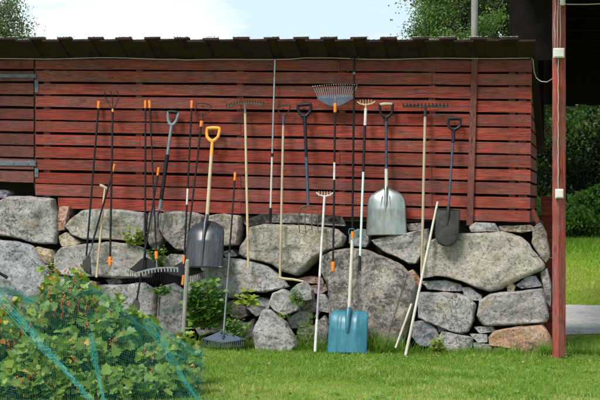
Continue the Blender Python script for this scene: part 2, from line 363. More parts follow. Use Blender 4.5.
# ------------------------------------------------------------------ barn
TL = lambda i: 57.3+12.62*i      # gap i at px x = 40
TR = lambda i: 59.2+13.7*i       # gap i at px x = 530
def gy(px, i):
    f = (px-40)/490.0
    return TL(i)*(1-f)+TR(i)*f
barn = empty('slatted_barn', W(300, 215), 'long red slatted timber barn standing on the boulder wall', 'barn')
fw = MB()
def board(mb, x0, x1, i0, i1, tint, off=0.0, th=0.022, gap=1.08, jit=0.4):
    """one board between gap i0 and gap i1; long boards get small waves on their edges"""
    n = max(2, int((x1-x0)/14)); top = []; bot = []
    a, b_ = random.uniform(-jit, jit), random.uniform(-jit, jit); ph = random.uniform(0, 9)
    for k in range(n+1):
        px = x0+(x1-x0)*k/n; wv = 0.18*math.sin(px*0.05+ph)+0.1*noise.noise(Vector((px*0.2, i0*7.3, ph)))*3
        top.append(W(px, gy(px, i0)+gap+a+wv*0.6, off)); bot.append(W(px, gy(px, i1)-gap+b_+wv, off))
    for k in range(n):
        mb.add([bot[k], bot[k+1], top[k+1], top[k]] + [q+Vector((0, th, 0)) for q in (bot[k], bot[k+1], top[k+1], top[k])],
               [(0, 1, 2, 3), (3, 2, 6, 7), (1, 0, 4, 5)] + ([(0, 3, 7, 4)] if k == 0 else []) + ([(2, 1, 5, 6)] if k == n-1 else []), tint)
XR = [532.0, 531.8, 531.6, 531.4, 531.2, 531, 530.8, 530.6, 530.4, 530.2, 530, 529.6]
for i in range(12):
    xe = XR[i]
    x0 = 35.4 if i < 11 else 58
    js = random.choice([241, 340, 432]) if i % 2 else random.choice([140, 340, 432])
    board(fw, x0, js-0.2, i, i+1, random.random())
    board(fw, js+0.2, xe, i, i+1, random.random())
fo = child(fw, 'front_wall', M['red'], barn); fo['label'] = 'front wall of red painted horizontal boards with open gaps'
# the wall continues left of the hatch, outside the picture
lw = MB()
for i in range(12): board(lw, -150, -62, i, i+1, random.random())
child(lw, 'wall_section', M['red'], barn)
# studs behind the boards (seen in the gaps)
for sx in (47, 139, 240, 342, 432, 512):
    sm = MB(); a = W(sx-3.2, 56, -0.026); b_ = W(sx+3.2, 56, -0.026); c_ = W(sx+3.2, gy(sx, 12)-1, -0.026); d_ = W(sx-3.2, gy(sx, 12)-1, -0.026)
    sm.prism([d_, c_, b_, a], (0, 0.07, 0), 0.8); child(sm, 'stud', M['red_batten'], barn)
# inner lining: dark boards behind the slats
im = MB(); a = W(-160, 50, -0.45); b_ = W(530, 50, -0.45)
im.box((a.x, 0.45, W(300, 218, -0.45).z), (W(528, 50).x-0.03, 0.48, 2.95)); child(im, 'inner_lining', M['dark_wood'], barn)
fl = MB(); fl.box((a.x, 0.03, W(300, 211).z-0.10), (W(528, 50).x-0.03, 1.7, W(300, 211).z-0.05)); child(fl, 'floor', M['dark_wood'], barn)
# side wall
CX = W(531.5, 130).x
DY = 1.75
sw = MB()
for i in range(12):
    z0 = W(530.5, gy(530.5, i+1)-1.25).z; z1 = W(530.5, gy(530.5, i)+1.25).z
    sw.box((CX-0.045, 0.024, z0), (CX-0.02, DY, z1), random.random())
    sw.box((CX-0.022, 0.0245, z0-0.002), (CX+0.001, 0.09, z1), random.random()) if False else None
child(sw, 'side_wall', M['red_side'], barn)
cb = MB(); cb.box((CX-0.13, 0.03, W(530, 222).z), (CX-0.05, 0.10, 2.88)); child(cb, 'corner_stud', M['red_batten'], barn)
bk = MB(); bk.box((a.x, DY, W(530, 222).z), (CX-0.02, DY+0.03, 2.35)); child(bk, 'back_wall', M['dark_wood'], barn)
# short diagonal brace under the corner
br = MB(); br.prism([W(536, 224, -0.03), W(540, 221, -0.03), W(534, 208.5, -0.03), W(530.5, 210, -0.03)], (0, 0.05, 0), 0.3); child(br, 'brace', M['red_side'], barn)
# vertical batten nailed over the boards
vb = MB(); vb.prism([W(466.3, 225.5, 0.03), W(472.8, 225.5, 0.03), W(478.0, 52, 0.03), W(471.8, 52, 0.03)], (0, 0.027, 0), 0.9)
vo_ = child(vb, 'batten', M['red_batten'], barn); bevel(vo_, 0.003); vo_['label'] = 'greyish vertical batten nailed over the red boards'
for py in (94, 106.5, 151, 165, 214):
    nl = MB()
    q = W(473.5-(py-60)*0.035, py, 0.031)
    nl.tube([q, q+Vector((0, -0.004, 0))], 0.006, 8); sub(nl, 'nail', M['rust'], vo_, barn)
for (px, py) in ((213.3, 131.5), (304.4, 109), (386.2, 109), (454.5, 123), (283.9, 109), (203.6, 106.5), (241, 105.5), (421.5, 108.3), (349.8, 73), (331, 101.5), (269.5, 66)):
    nl = MB(); q = W(px, py, -0.01); nl.tube([q, q+Vector((0, -0.11, 0.004)), q+Vector((0, -0.118, 0.006))], [0.0035, 0.0035, 0.006], 8)
    sub(nl, 'hanging_nail', M['rust'], fo, barn)
# hatch (door) at the left with strap hinges
dr = MB()
for i in range(10):
    board(dr, -60, 33.6, i, i+1, random.random(), off=0.004)
do = child(dr, 'hatch_door', M['red_old'], barn); do['label'] = 'greyed red slatted hatch door at the left end'
for (y0, y1, p0, p1) in ((74.2, 77.8, 80, 92.5), (160.6, 165.8, 168, 177)):
    h = MB(); h.prism([W(-30, y1-0.6, 0.012), W(36.5, y1, 0.012), W(36.5, y0, 0.012), W(-30, y0-0.4, 0.012)], (0, 0.006, 0))
    ho = sub(h, 'hinge', M['hinge'], do, barn); bevel(ho, 0.001)
    h = MB(); h.prism([W(34.6, p1, 0.010), W(38.2, p1, 0.010), W(38.2, p0, 0.010), W(34.6, p0, 0.010)], (0, 0.005, 0)); h.tube([W(35.2, y0-0.6, 0.018), W(35.2, y1+0.6, 0.018)], 0.007, 10)
    sub(h, 'hinge_plate', M['hinge'], do, barn)
    for px in (13.5, 28):
        h = MB(); q = W(px, (y0+y1)/2, 0.013); h.tube([q, q+Vector((0, -0.007, 0))], 0.008, 8); sub(h, 'bolt', M['steel'], do, barn)
    h = MB(); q = W(36.5, (p0+p1)/2, 0.011); h.tube([q, q+Vector((0, -0.006, 0))], 0.006, 8)
    sub(h, 'bolt', M['steel'], do, barn)
dm = MB(); dm.prism([W(33.9, 184, -0.012), W(35.9, 197, -0.012), W(35.9, 57, -0.012), W(33.9, 57, -0.012)], (0, 0.03, 0)); child(dm, 'hatch_jamb', M['dark_wood'], barn)

# roof: board on board, rising towards the eave
OV = 0.32
rf = MB()
zc = W(300, 56).z+0.03
def roof_board(px, wpx, layer, drop=0.0):
    e = W(px, 41.2, OV); z_e = e.z; sl_ = math.tan(R(24))
    L_ = 2.2; th = 0.019
    wd = wpx*0.0099; o = 0.018*layer + drop
    x0, x1 = e.x-wd/2, e.x+wd/2; ye = -OV-(0.012 if layer else 0.0)-random.uniform(0, 0.012); yb = -OV+L_
    zb = z_e-sl_*(yb-ye)
    zj = random.uniform(-0.006, 0.006); ye -= random.uniform(0, 0.02)
    rf.add([(x0, ye, z_e+o+zj), (x1, ye, z_e+o+zj+random.uniform(-.006, .006)), (x1, yb, zb+o), (x0, yb, zb+o),
            (x0, ye, z_e+o+th+zj), (x1, ye, z_e+o+th+zj), (x1, yb, zb+o+th), (x0, yb, zb+o+th)],
           [(0, 3, 2, 1), (4, 5, 6, 7), (0, 1, 5, 4), (1, 2, 6, 5), (2, 3, 7, 6), (3, 0, 4, 7)], random.random())
px = -150.0
centres = []
while px < 537:
    centres.append(px+random.uniform(-1.6, 1.6)); px += 28.6+ (px+150)/690*1.6
for i, c in enumerate(centres):
    roof_board(c, 18.5+random.uniform(-1, 1), 0)
    if c+14.3 < 530: roof_board(c+14.4, 16.0+random.uniform(-1, 1.5), 1)
child(rf, 'roof', M['roof_wood'], barn)
for i, c in enumerate(centres):
    e_ = W(c+14.4, 41.2, OV); 
    mm = MB(); nn = 16
    for q in range(nn):
        for (xc, zz, wd_) in ((e_.x, 0.040, 0.16), (W(c, 41.2, OV).x, 0.018, 0.13)):
            x = xc+(q/(nn-1)-0.5)*wd_+random.uniform(-.004, .004); r = random.uniform(.003, .0075)
            if random.random() < 0.25: continue
            y = -OV+random.uniform(-0.008, 0.03); z = W(c, 41.2, OV).z+zz+r*0.2
            mm.add([(x-r*1.6, y, z), (x+r*1.6, y, z), (x, y-r*1.6, z), (x, y+r*2.6, z), (x, y, z+r), (x, y, z-r)],
                   [(0, 2, 4), (2, 1, 4), (1, 3, 4), (3, 0, 4), (2, 0, 5), (1, 2, 5), (3, 1, 5), (0, 3, 5)])
    if -40 < c < 515:
        o = child(mm, 'moss', M['moss'], barn); o['kind'] = 'stuff'
pl = MB(); e0 = W(-150, 54.5, 0.02); e1 = W(533, 54.5, 0.02)
pl.box((e0.x, -0.02, zc-0.015), (e1.x, 0.10, zc+0.075)); child(pl, 'wall_plate', M['dark_wood'], barn)

# pole behind the roof
pe = empty('grey_pole', P(474.5, 120, 18.5), 'tall grey unpainted pole rising behind the mossy roof edge', 'pole')
pm = MB(); z0 = 0.0
pp = P(474.5, 20, 18.2); pm.tube([(pp.x, pp.y, 0), (pp.x, pp.y, 5.6)], [0.046, 0.038], 12); child(pm, 'pole_shaft', M['grey_wood'], pe, smooth=True, auto=40)

# power cable along the eave, with staples
pts = []
for k in range(0, 61):
    px = -60+k*9.8
    pts.append(W(px, 58.0+0.9*math.sin(px*0.045)*math.sin(px*0.013)+ (0.8 if 180 < px < 300 else 0)+0.5, 0.045))
pts += [W(x, y, o) for x, y, o in ((531, 57.6, .03), (533, 60, .03), (533.6, 66, .03), (534.2, 72, .04), (536.5, 78, .08), (541, 81.4, .15), (547, 82, .25), (552, 79, .38), (555, 73, .5), (556, 64, .58), (556, 58, .6))]
cm = MB(); cm.tube(pts, 0.0045, 6)
tag(cm.build('power_cable', M['cable'], loc=W(300, 58, 0.02), smooth=True), 'thin pale cable clipped along the top board and looping to the post', 'cable')

# ------------------------------------------------------------------ open shed at the right: red post, dark roof space
PB = G(559, 358.5, 0); PB.z = 0
DP = depth_of(PB)
shed = empty('open_shed', PB, 'open sided timber shed with a red post and dark roof space', 'shed')
s = 9.6*DP/F/1.0; th_ = R(30)
def post_mb(c, z0, z1, s, ang, mb):
    vs = []
    n = 30
    for k in range(n+1):
        z = z0+(z1-z0)*k/n; wob = 0.003*noise.noise(Vector((k*0.5, 3, 1)))
        for q in ((-1, -1), (1, -1), (1, 1), (-1, 1)):
            v = Vector((q[0]*s/2+wob, q[1]*s/2, 0)); v.rotate(Matrix.Rotation(ang, 3, 'Z')); vs.append((c.x+v.x, c.y+v.y, z))
    mb.add(vs, [(k*4+i, k*4+(i+1) % 4, (k+1)*4+(i+1) % 4, (k+1)*4+i) for k in range(n) for i in range(4)]+[(3, 2, 1, 0), (n*4, n*4+1, n*4+2, n*4+3)], 0.35)
pm = MB(); post_mb(PB, -0.1, 3.62, s, YAW+R(31), pm)
po = child(pm, 'post', M['red_post'], shed); bevel(po, 0.004); po['label'] = 'square red painted post at the front of the open shed'
X0 = P(517, 20, 16.0).x; X1 = PB.x+3.2
rb = MB()
yb0, yb1 = -1.6, 8.5
zr = 3.62
n = 16
for k in range(n):   # roof boards, running in depth
    xa = X0+(X1-X0)*k/n; xb = X0+(X1-X0)*(k+1)/n
    rb.box((xa, -0.7 if xa < PB.x-0.35 else yb0, zr+0.16), (xb, yb1, zr+0.185), random.random())  # left boards extended forward, out of view, to shade the gable boards
child(rb, 'roof', M['shade_black_wood'], shed)
for k in range(7):
    jm = MB(); y = 0.75+k*1.25; jm.box((X0, y, zr+0.0), (X1, y+0.07, zr+0.157)); child(jm, 'rafter', M['shade_black_wood'], shed)
bm_ = MB(); bm_.box((PB.x-0.30, PB.y-0.06, zr), (X1, PB.y+0.06, zr+0.157)); child(bm_, 'front_beam', M['shade_black_wood'], shed)
# back wall of the roof space: hangs down to a lintel
bwz = P(600, 108, 23.2).z
bb = MB(); yy = 8.2
k = 0; xx = X0
while xx < X1:
    bb.box((xx, yy, bwz+random.uniform(-.02, .02)), (xx+0.17, yy+0.03, zr+0.15), random.random()); xx += 0.168
child(bb, 'back_wall', M['shade_black_wood'], shed)
# left wall of the roof space above the barn roof
lwm = MB(); zb_ = 2.3
for k in range(18):
    ya = 0.55+k*0.42; lwm.box((X0-0.03, ya, 2.15+0.05*(k > 4)), (X0, ya+0.42, zr+0.158), random.random())
child(lwm, 'side_wall', M['shade_black_wood'], shed)
fwm = MB()  # boards over the barn roof end facing the yard, near-black for their shade
k = 0; xx = X0+0.001
while xx < PB.x-0.12:
    fwm.box((xx, 0.52, W(532, 60, -0.5).z), (min(xx+0.12, PB.x-0.1), 0.545, zr+0.158), random.random()); xx += 0.119
child(fwm, 'gable_boards', M['shade_black_wood'], shed)
# dark red rear post and low rail beside the stone wall end
rp = MB(); a = P(545.5, 165, 16.0); rp.box((a.x-0.05, a.y, 0), (P(556, 165, 16.0).x, a.y+0.1, P(550, 196, 16.0).z), 0.2)
o = child(rp, 'post', M['red_side'], shed)
rq = MB(); a = P(538.5, 110, 17.2); rq.box((a.x, a.y, P(540, 146, 17.2).z), (P(544, 110, 17.2).x, a.y+0.1, 3.6), 0.2); child(rq, 'post', M['shade_black_wood'], shed)
# rear posts carrying the lintel, outside the picture to the right
for pxx in (720,):
    rq = MB(); a = P(pxx, 110, 24); rq.box((a.x, a.y, gz(a.x, a.y)), (a.x+0.14, a.y+0.14, 3.6), 0.2); child(rq, 'post', M['red_side'], shed)

# boxes and wires on the post
def on_post(px, py, d): return P(px, py, DP-d)
def box_on(px0, px1, py0, py1, name, label, cat):
    o = MB(); a = on_post(px0, py1, 0.075); b_ = on_post(px1, py0, 0.075); c = (a+b_)/2
    e = empty(name, c, label, cat)
    w_, h_ = (px1-px0)*DP/F, (py1-py0)*DP/F
    o.box((-w_/2, -0.028, -h_/2), (w_/2, 0.026, h_/2)); q = o.build('housing', M['white_plastic'], parent=e); bevel(q, 0.005, 3)
    o = MB(); o.box((-w_/2+0.008, -0.034, -h_/2+0.01), (w_/2-0.008, -0.0285, h_/2-0.01)); q = o.build('cover', M['white_plastic'], parent=e); bevel(q, 0.003, 2)
    e.rotation_euler = (0, 0, YAW*0.6)
    return e
box_on(553.2, 564.2, 48.2, 57.8, 'junction_box', 'white square junction box high on the red post', 'junction box')
box_on(555.2, 563.2, 189, 198.2, 'socket_box', 'small white socket box halfway down the red post', 'socket')
wm = MB()
wm.tube([on_post(557.6, y, 0.068) if y > 0 else on_post(558.5, y, 0.068) for y in (-20, 0, 20, 35, 48)], 0.004, 6)
wm.tube([on_post(560.3+0.5*math.sin(y), y, 0.072) for y in (-20, 0, 10, 22, 34, 48)], 0.0035, 6)
wm.tube([on_post(554.6+0.8*math.sin(y*0.2), y, 0.06) for y in (-20, 0, 6, 12, 22, 34, 48)], 0.0035, 6)
wm.tube([on_post(558.2+0.25*math.sin(y*0.7), y, 0.070) for y in range(58, 190, 6)]+[on_post(558.4, 189, 0.07)], 0.0042, 6)
tag(wm.build('post_cables', M['cable'], loc=on_post(558, 100, 0.07), smooth=True), 'pale wires running down the red post into the white boxes', 'cable')
wm = MB(); wm.tube([on_post(562+k*6, 4.0-1.0*math.sin(k/8*3.14)*-0.6-0.1*k, 0.07) for k in range(9)], 0.005, 6)
tag(wm.build('overhead_cable', M['cable'], loc=on_post(570, 4, 0.07), smooth=True), 'grey cable leaving the top of the red post to the right', 'cable')
wm = MB(); q = on_post(562.5, 1.5, 0.09); wm.tube([q+Vector((0, 0, dz)) for dz in (-0.035, -0.02, 0, 0.02, 0.035)], [0.016, 0.028, 0.022, 0.028, 0.015], 12)
tag(wm.build('insulator', M['white_plastic'], loc=q, smooth=True), 'small pale insulator at the very top of the red post', 'insulator')

# ------------------------------------------------------------------ stones
def o_face(py): return 0.02+0.27*max(0.0, min(1.2, (py-212)/140.0))
def catmull(poly, n):
    """closed smooth curve through the traced outline, resampled to n points by angle round the centre"""
    pts = [Vector((p[0], p[1])) for p in poly]; m_ = len(pts); dense = []
    for i in range(m_):
        p0, p1, p2, p3 = pts[i-1], pts[i], pts[(i+1) % m_], pts[(i+2) % m_]
        for k in range(10):
            t = k/10; lin = p1.lerp(p2, t)
            cm_ = 0.5*((2*p1)+(-p0+p2)*t+(2*p0-5*p1+4*p2-p3)*t*t+(-p0+3*p1-3*p2+p3)*t**3)
            dense.append(lin.lerp(cm_, 0.08))
    # resample by arc length
    L_ = [0]
    for i in range(len(dense)): L_.append(L_[-1]+(dense[(i+1) % len(dense)]-dense[i]).length)
    res = []; j = 0
    for k in range(n):
        s_ = L_[-1]*k/n
        while L_[j+1] < s_: j += 1
        f = (s_-L_[j])/max(1e-6, L_[j+1]-L_[j]); res.append(dense[j].lerp(dense[(j+1) % len(dense)], f))
    return res
def stone(poly, seed, bulge=None, off=None, rings=22, n=96, back=0.28):
    rnd = random.Random(seed)
    cx = sum(p[0] for p in poly)/len(poly); cy = sum(p[1] for p in poly)/len(poly)
    # area centroid
    A = sx = sy = 0
    for i in range(len(poly)):
        x0, y0 = poly[i]; x1, y1 = poly[(i+1) % len(poly)]; cr_ = x0*y1-x1*y0; A += cr_; sx += (x0+x1)*cr_; sy += (y0+y1)*cr_
    cx, cy = sx/(3*A), sy/(3*A); gw = 1+0.7/max(8, math.sqrt(abs(A)/2)); poly = [(cx+(p[0]-cx)*gw, cy+(p[1]-cy)*gw) for p in poly]; size = math.sqrt(abs(A)/2)*0.0098
    if bulge is None: bulge = min(0.17, 0.05+0.30*size)
    cur = catmull(poly, n); off0 = o_face(cy) if off is None else off
    tx, tz = rnd.uniform(-0.18, 0.18), rnd.uniform(-0.05, 0.28)       # tilt of the face
    facets = []
    for k in range(18):
        a = rnd.uniform(0, 6.28) if k > 3 else 1.57+rnd.uniform(-0.6, 0.6); el = rnd.uniform(0.12, 0.45) if k % 2 else rnd.uniform(0.5, 1.2)
        facets.append((Vector((math.cos(a)*el, -1, math.sin(a)*el)).normalized(), rnd.uniform(0.50, 0.80) if k % 2 else rnd.uniform(0.62, 0.95)))
    base = W(cx, cy, off0); vs = []; sd = Vector((seed*3.7, seed*1.3, seed*0.7))
    for layer in (0, 1):
        for r in range(1, rings+1):
            f = r/rings; f2 = math.sin(f*math.pi/2)**0.85 if layer == 0 else 1.0-0.0*f
            for k in range(n):
                q = cur[k]
                if layer == 0:
                    px = cx+(q.x-cx)*f2; py = cy+(q.y-cy)*f2
                    h = (1-f2**7.0)**(1/2.0)*bulge*1.15
                    p = W(px, py, off0)
                    d = p-base
                    hh = h*(1+tx*d.x/max(size, .05)*0.6+tz*(-d.z)/max(size, .05)*-0.6)
                    p = p+Vector((0, -hh, 0))
                    # chisel with facet planes
                    for nn_, lim in facets:
                        dd = (p-base); e = dd.x*nn_.x+(dd.z)*nn_.z+(dd.y*nn_.y)
                        mxe = (abs(nn_.x)+abs(nn_.z))*size*1.0+bulge*abs(nn_.y)
                        ex = e-mxe*lim*0.80
                        if ex > 0 : p = p-nn_*ex*0.92*(1-f2**9)
                else:
                    g = r/rings; shrink = 1-0.25*g**2
                    p = W(cx+(q.x-cx)*shrink, cy+(q.y-cy)*shrink, off0)+Vector((0, back*g, 0))
                nv = noise.fractal(p*5.5+sd, 0.9, 2.1, 6)*0.020+noise.noise(p*2.2+sd)*0.03-abs(noise.noise(p*7+sd))*0.034-abs(noise.noise(p*16+sd))*0.014+(noise.cell(p*9+sd)-0.0)*0.003
                dirv = (p-(base+Vector((0, 0.1, 0)))).normalized()
                p = p+dirv*nv*min(1.0, size/0.16)*(0.5+0.5*(1-f2))
                vs.append(p)
    fs = []
    # centre vertex
    c0 = base+Vector((0, -bulge, 0)); c0 += Vector((0, -1, 0))*noise.fractal(c0*5.5+sd, 1.0, 2.1, 5)*0.02*min(1, size/0.16)
    ring0 = sum((v for v in vs[:n]), Vector())/n; c0 = ring0
    vs.append(c0); ci = len(vs)-1
    tot = 2*rings
    for k in range(n): fs.append((ci, (k+1) % n, k))
    for r in range(tot-1):
        for k in range(n): fs.append((r*n+k, r*n+(k+1) % n, (r+1)*n+(k+1) % n, (r+1)*n+k))
    fs.append(tuple((tot-1)*n+k for k in range(n)))
    # outward orientation (outline order may be either way)
    if A < 0: fs = [tuple(reversed(f)) for f in fs]
    fs = [tuple(reversed(f)) for f in fs]
    return vs, fs
GR = (1.0, 1.0, 1.0)
STONES = [
 ([(-22,203),(0,201),(10,196),(30,196),(54,199),(58,217),(58,232),(56,244),(32,243),(15,238),(0,236),(-22,234)], (1.05,1.03,1.0), 0.14),
 ([(-70,200),(-26,203),(-26,238),(-70,240)], GR, None),
 ([(-70,243),(-20,240),(-20,290),(-70,300)], GR, None),
 ([(-20,238),(0,240),(15,241),(32,246),(42,260),(50,272),(50,290),(40,312),(-20,315)], (0.92,0.95,1.0), 0.10),
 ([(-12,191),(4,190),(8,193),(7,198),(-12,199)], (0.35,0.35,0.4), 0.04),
 ([(34,250),(38,247),(50,250),(54,257),(52,265),(46,263)], (1.05,0.88,0.62), 0.05),
 ([(59.5,207),(69,207),(67,222),(64.5,231),(57,231),(58,220)], (1.3,0.88,0.72), 0.05),
 ([(59,236),(66,232),(75,238),(82,243),(75,246.5),(61,246.5)], (1.15,1.0,0.78), 0.05),
 ([(66,226),(75,216),(85,210),(110,209),(130,210),(146,213),(148,228),(143,240),(130,241.5),(110,240.5),(85,239.5),(71,234)], (1.12,1.1,1.03), None),
 ([(54,256),(62,247.5),(85,244),(110,243),(130,243.5),(148,250),(156,264),(151,277),(120,279),(95,277),(70,276),(54,272)], (1.05,1.03,1.0), None),
 ([(106,280),(114,278.5),(120,279.5),(122,283),(110,285)], (0.7,0.7,0.7), 0.03),
 ([(52,276),(75,279),(98,282),(96,310),(80,335),(52,330)], (0.95,0.97,1.0), None),
 ([(98,286),(120,285),(145,282),(157,290),(158,315),(155,345),(110,350),(98,320)], (1.0,1.0,1.02), 0.09),
 ([(160,288),(175,283),(187,296),(189,325),(183,347),(162,350),(158,320)], (0.95,0.95,0.97), 0.09),
 ([(161,214),(175,211),(192,212),(204,216),(204,240),(198,252),(178,250),(167,240),(160,228)], (1.0,0.93,0.88), None),
 ([(206,217),(222,213),(240,216),(242,228),(239,245),(224,246),(207,247)], (1.15,1.0,0.9), None),
 ([(161,262),(171,254),(186,254),(190,262),(186,270),(168,270)], (1.1,1.08,1.02), 0.06),
 ([(222,252),(232,249.5),(237,256),(226,257.5)], (0.8,0.8,0.85), 0.04),
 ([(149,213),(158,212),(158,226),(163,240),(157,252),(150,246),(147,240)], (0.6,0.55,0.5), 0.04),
 ([(251,227),(265,224),(285,224),(310,226),(338,229),(347,237),(343,246),(330,250),(318,259),(308,270),(298,276),(282,271),(272,264),(250,259),(240,254),(241,247),(247,238)], (1.1,1.05,0.93), 0.2),
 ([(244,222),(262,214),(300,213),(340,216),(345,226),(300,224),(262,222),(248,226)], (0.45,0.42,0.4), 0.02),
 ([(200,264),(215,259),(232,258.5),(250,261),(270,267),(284,280),(289,287),(266,292.5),(250,292),(237,299),(226,299),(210,290)], (1.05,1.05,1.02), None),
 ([(188,272),(198,270),(210,292),(222,302),(224,330),(200,336),(190,320)], (0.85,0.84,0.82), 0.06),
 ([(226,303),(235,300),(246,308),(248,316),(238,320),(230,314)], (0.9,0.82,0.74), 0.06),
 ([(248,322),(254,318),(256,336),(244,340),(228,338),(230,322)], (0.6,0.55,0.5), 0.04),
 ([(250,300),(262,297),(272,300),(268,314),(256,317),(247,308)], (1.0,1.02,1.05), 0.05),
 ([(286,298),(292,296),(312,302),(316,312),(300,312),(290,310)], (0.6,0.58,0.55), 0.04),
 ([(296,328),(312,326),(324,316),(330,330),(326,345),(300,346)], (0.55,0.52,0.48), 0.04),
 ([(288,319),(300,311),(311,313),(310,323),(301,328),(292,328)], (0.95,0.93,0.88), 0.06),
 ([(307,301),(311,298),(330,308),(330,313),(318,311)], (1.1,1.08,1.05), 0.04),
 ([(318,295),(325,294.5),(330,304),(328,308),(319,302)], (1.05,1.05,1.05), 0.04),
 ([(311,286),(326,284),(328,290),(321,295),(314,294)], (0.75,0.6,0.5), 0.04),
 ([(296,279),(310,276),(322,278),(324,284),(306,283)], (0.8,0.55,0.42), 0.03),
 ([(321,257),(332,250),(350,248),(370,249.5),(383,255.5),(400,264.5),(411,274),(417,284),(417,300),(411,325),(402,348),(340,350),(331,335),(329,310),(327,285),(320,270)], (0.86,0.80,0.74), 0.17),
 ([(371,240),(390,236),(410,232),(428,229),(431,240),(422,256),(417,264),(409,264.5),(395,257),(382,251)], (1.02,1.0,0.95), None),
 ([(349,234),(357,229),(369,230),(370,243),(366,248),(355,247),(349,243)], (0.85,0.87,0.9), 0.06),
 ([(407,224),(421,223),(421,230),(409,230.5)], (0.75,0.7,0.65), 0.04),
 ([(408,272),(413,270),(421,280),(422,287),(416,287),(410,279)], (0.95,0.52,0.32), 0.05),
 ([(423,243),(445,234),(470,232.5),(502,232),(520,236.5),(530,244),(538,256),(545.5,264),(545.5,269),(532,275.5),(515,283),(503,290),(490,293),(480,289.5),(468,284),(450,277.5),(435,275.5),(424,278),(422,260)], (1.15,1.08,0.97), 0.2),
 ([(470,226.5),(475,222.5),(494,223.5),(499,231.3),(471,232)], (1.1,1.1,1.08), 0.05),
 ([(499,226),(530,225),(536,230),(521,233),(501,231)], (0.75,0.62,0.5), 0.04),
 ([(532,227),(540,221),(547,232),(550,255),(546,263),(538,254),(531,243)], (0.8,0.72,0.65), 0.03),
 ([(541,274),(547,269),(551,285),(550.5,306),(546,300)], (0.65,0.6,0.58), 0.03),
 ([(516,285),(527,276.5),(536,276),(542,286),(521,289)], (0.85,0.82,0.92), 0.06),
 ([(507,287),(511,282.8),(515.5,286),(514,291),(508,291)], (1.25,1.08,0.85), 0.05),
 ([(421,281.5),(445,280),(460,284.5),(461,290.5),(445,291.2),(428,289.5)], (0.95,0.97,1.0), 0.06),
 ([(461,287),(470,287),(482,296),(483,301.5),(472,300.5),(464,295)], (0.95,0.97,1.0), 0.07),
 ([(420,291.8),(440,291.5),(457,292.5),(470,297.5),(475.5,305),(474.5,320),(470,331),(462,333.5),(445,328.5),(428,322),(418,318),(417,300)], (1.08,1.08,1.07), None),
 ([(480,300),(490,294),(520,291),(542,288.5),(545,298),(549,316),(547,322),(525,324),(502,326),(485,325),(480,320),(478,315)], (1.12,1.08,1.06), None),
 ([(489,338),(495,330.5),(520,326.5),(542,324.5),(547,330),(551,342),(549,357),(542,363),(530,358),(510,348),(490,345)], (1.0,0.70,0.45), 0.12),
 ([(474,327),(492,326.5),(495,331.5),(480,333.5)], (1.05,1.05,1.05), 0.05),
 ([(470,334),(487,334.5),(488,342),(478,343)], (0.95,0.95,0.95), 0.05),
 ([(436,342),(442,330.5),(475,337.5),(474,347),(465,352),(448,351)], (1.1,1.1,1.08), 0.09),
 ([(412,322),(425,318),(437,328),(441,337),(436,347),(420,347),(410,337)], (0.82,0.82,0.92), 0.08),
 ([(437,325.5),(446,326),(446,331),(439,332)], (0.95,0.95,0.95), 0.04),
 ([(474,343),(490,345),(492,352),(475,354)], (0.9,0.92,0.9), 0.05),
 ([(494,347),(515,351),(535,359),(553,367.5),(546,370),(518,365),(494,355)], (1.0,1.0,0.93), 0.05),
]
swall = empty('boulder_wall', W(300, 345, 0.3), 'dry stone foundation wall of big grey granite boulders under the red barn', 'stone wall')
for i, (poly, tint, bl) in enumerate(STONES):
    vs, fs = stone(poly, i+1, bl)
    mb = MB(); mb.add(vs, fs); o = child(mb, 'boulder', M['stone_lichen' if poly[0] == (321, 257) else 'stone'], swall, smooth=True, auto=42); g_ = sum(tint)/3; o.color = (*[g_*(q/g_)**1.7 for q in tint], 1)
core = MB(); a = W(-80, 300); core.box((a.x, 0.16, -0.1), (W(540, 300).x, 0.9, W(300, 211).z-0.11))
core.box((a.x, 0.9, -0.1), (W(528, 300).x, DY, 0.9))
child(core, 'rubble_core', M['earth'], swall)
def loose(poly, seed, tint, bl, off, label, name='loose_stone', back=0.22):
    vs, fs = stone(poly, seed, bl, off, back=back)
    mb = MB(); mb.add(vs, fs)
    cx = sum(p[0] for p in poly)/len(poly); o = mb.build(name, M['stone'], loc=W(cx, max(p[1] for p in poly), off), smooth=True); o.color = (*tint, 1)
    return tag(o, label, 'stone', 'loose stones at the foot of the wall')
loose([(256,325),(264,310),(270,310),(286,322),(288,327),(296,340),(298,346),(290,353),(273,354),(257,352),(254,335)], 77, (1.25,1.24,1.2), 0.14, 0.42, 'pale pointed boulder standing alone on the grass')
loose([(272,293),(282,289),(293,294),(302,303),(298,311),(284,316),(274,311),(268,304)], 78, (1.1,1.08,1.02), 0.09, 0.34, 'rounded grey stone above the pale pointed boulder')
loose([(297,284),(304,281.5),(312,290),(313,299),(307,301),(300,299.5),(295,294),(290,291)], 79, (1.12,1.12,1.1), 0.07, 0.33, 'small smooth grey stone under the end of the horizontal stick')

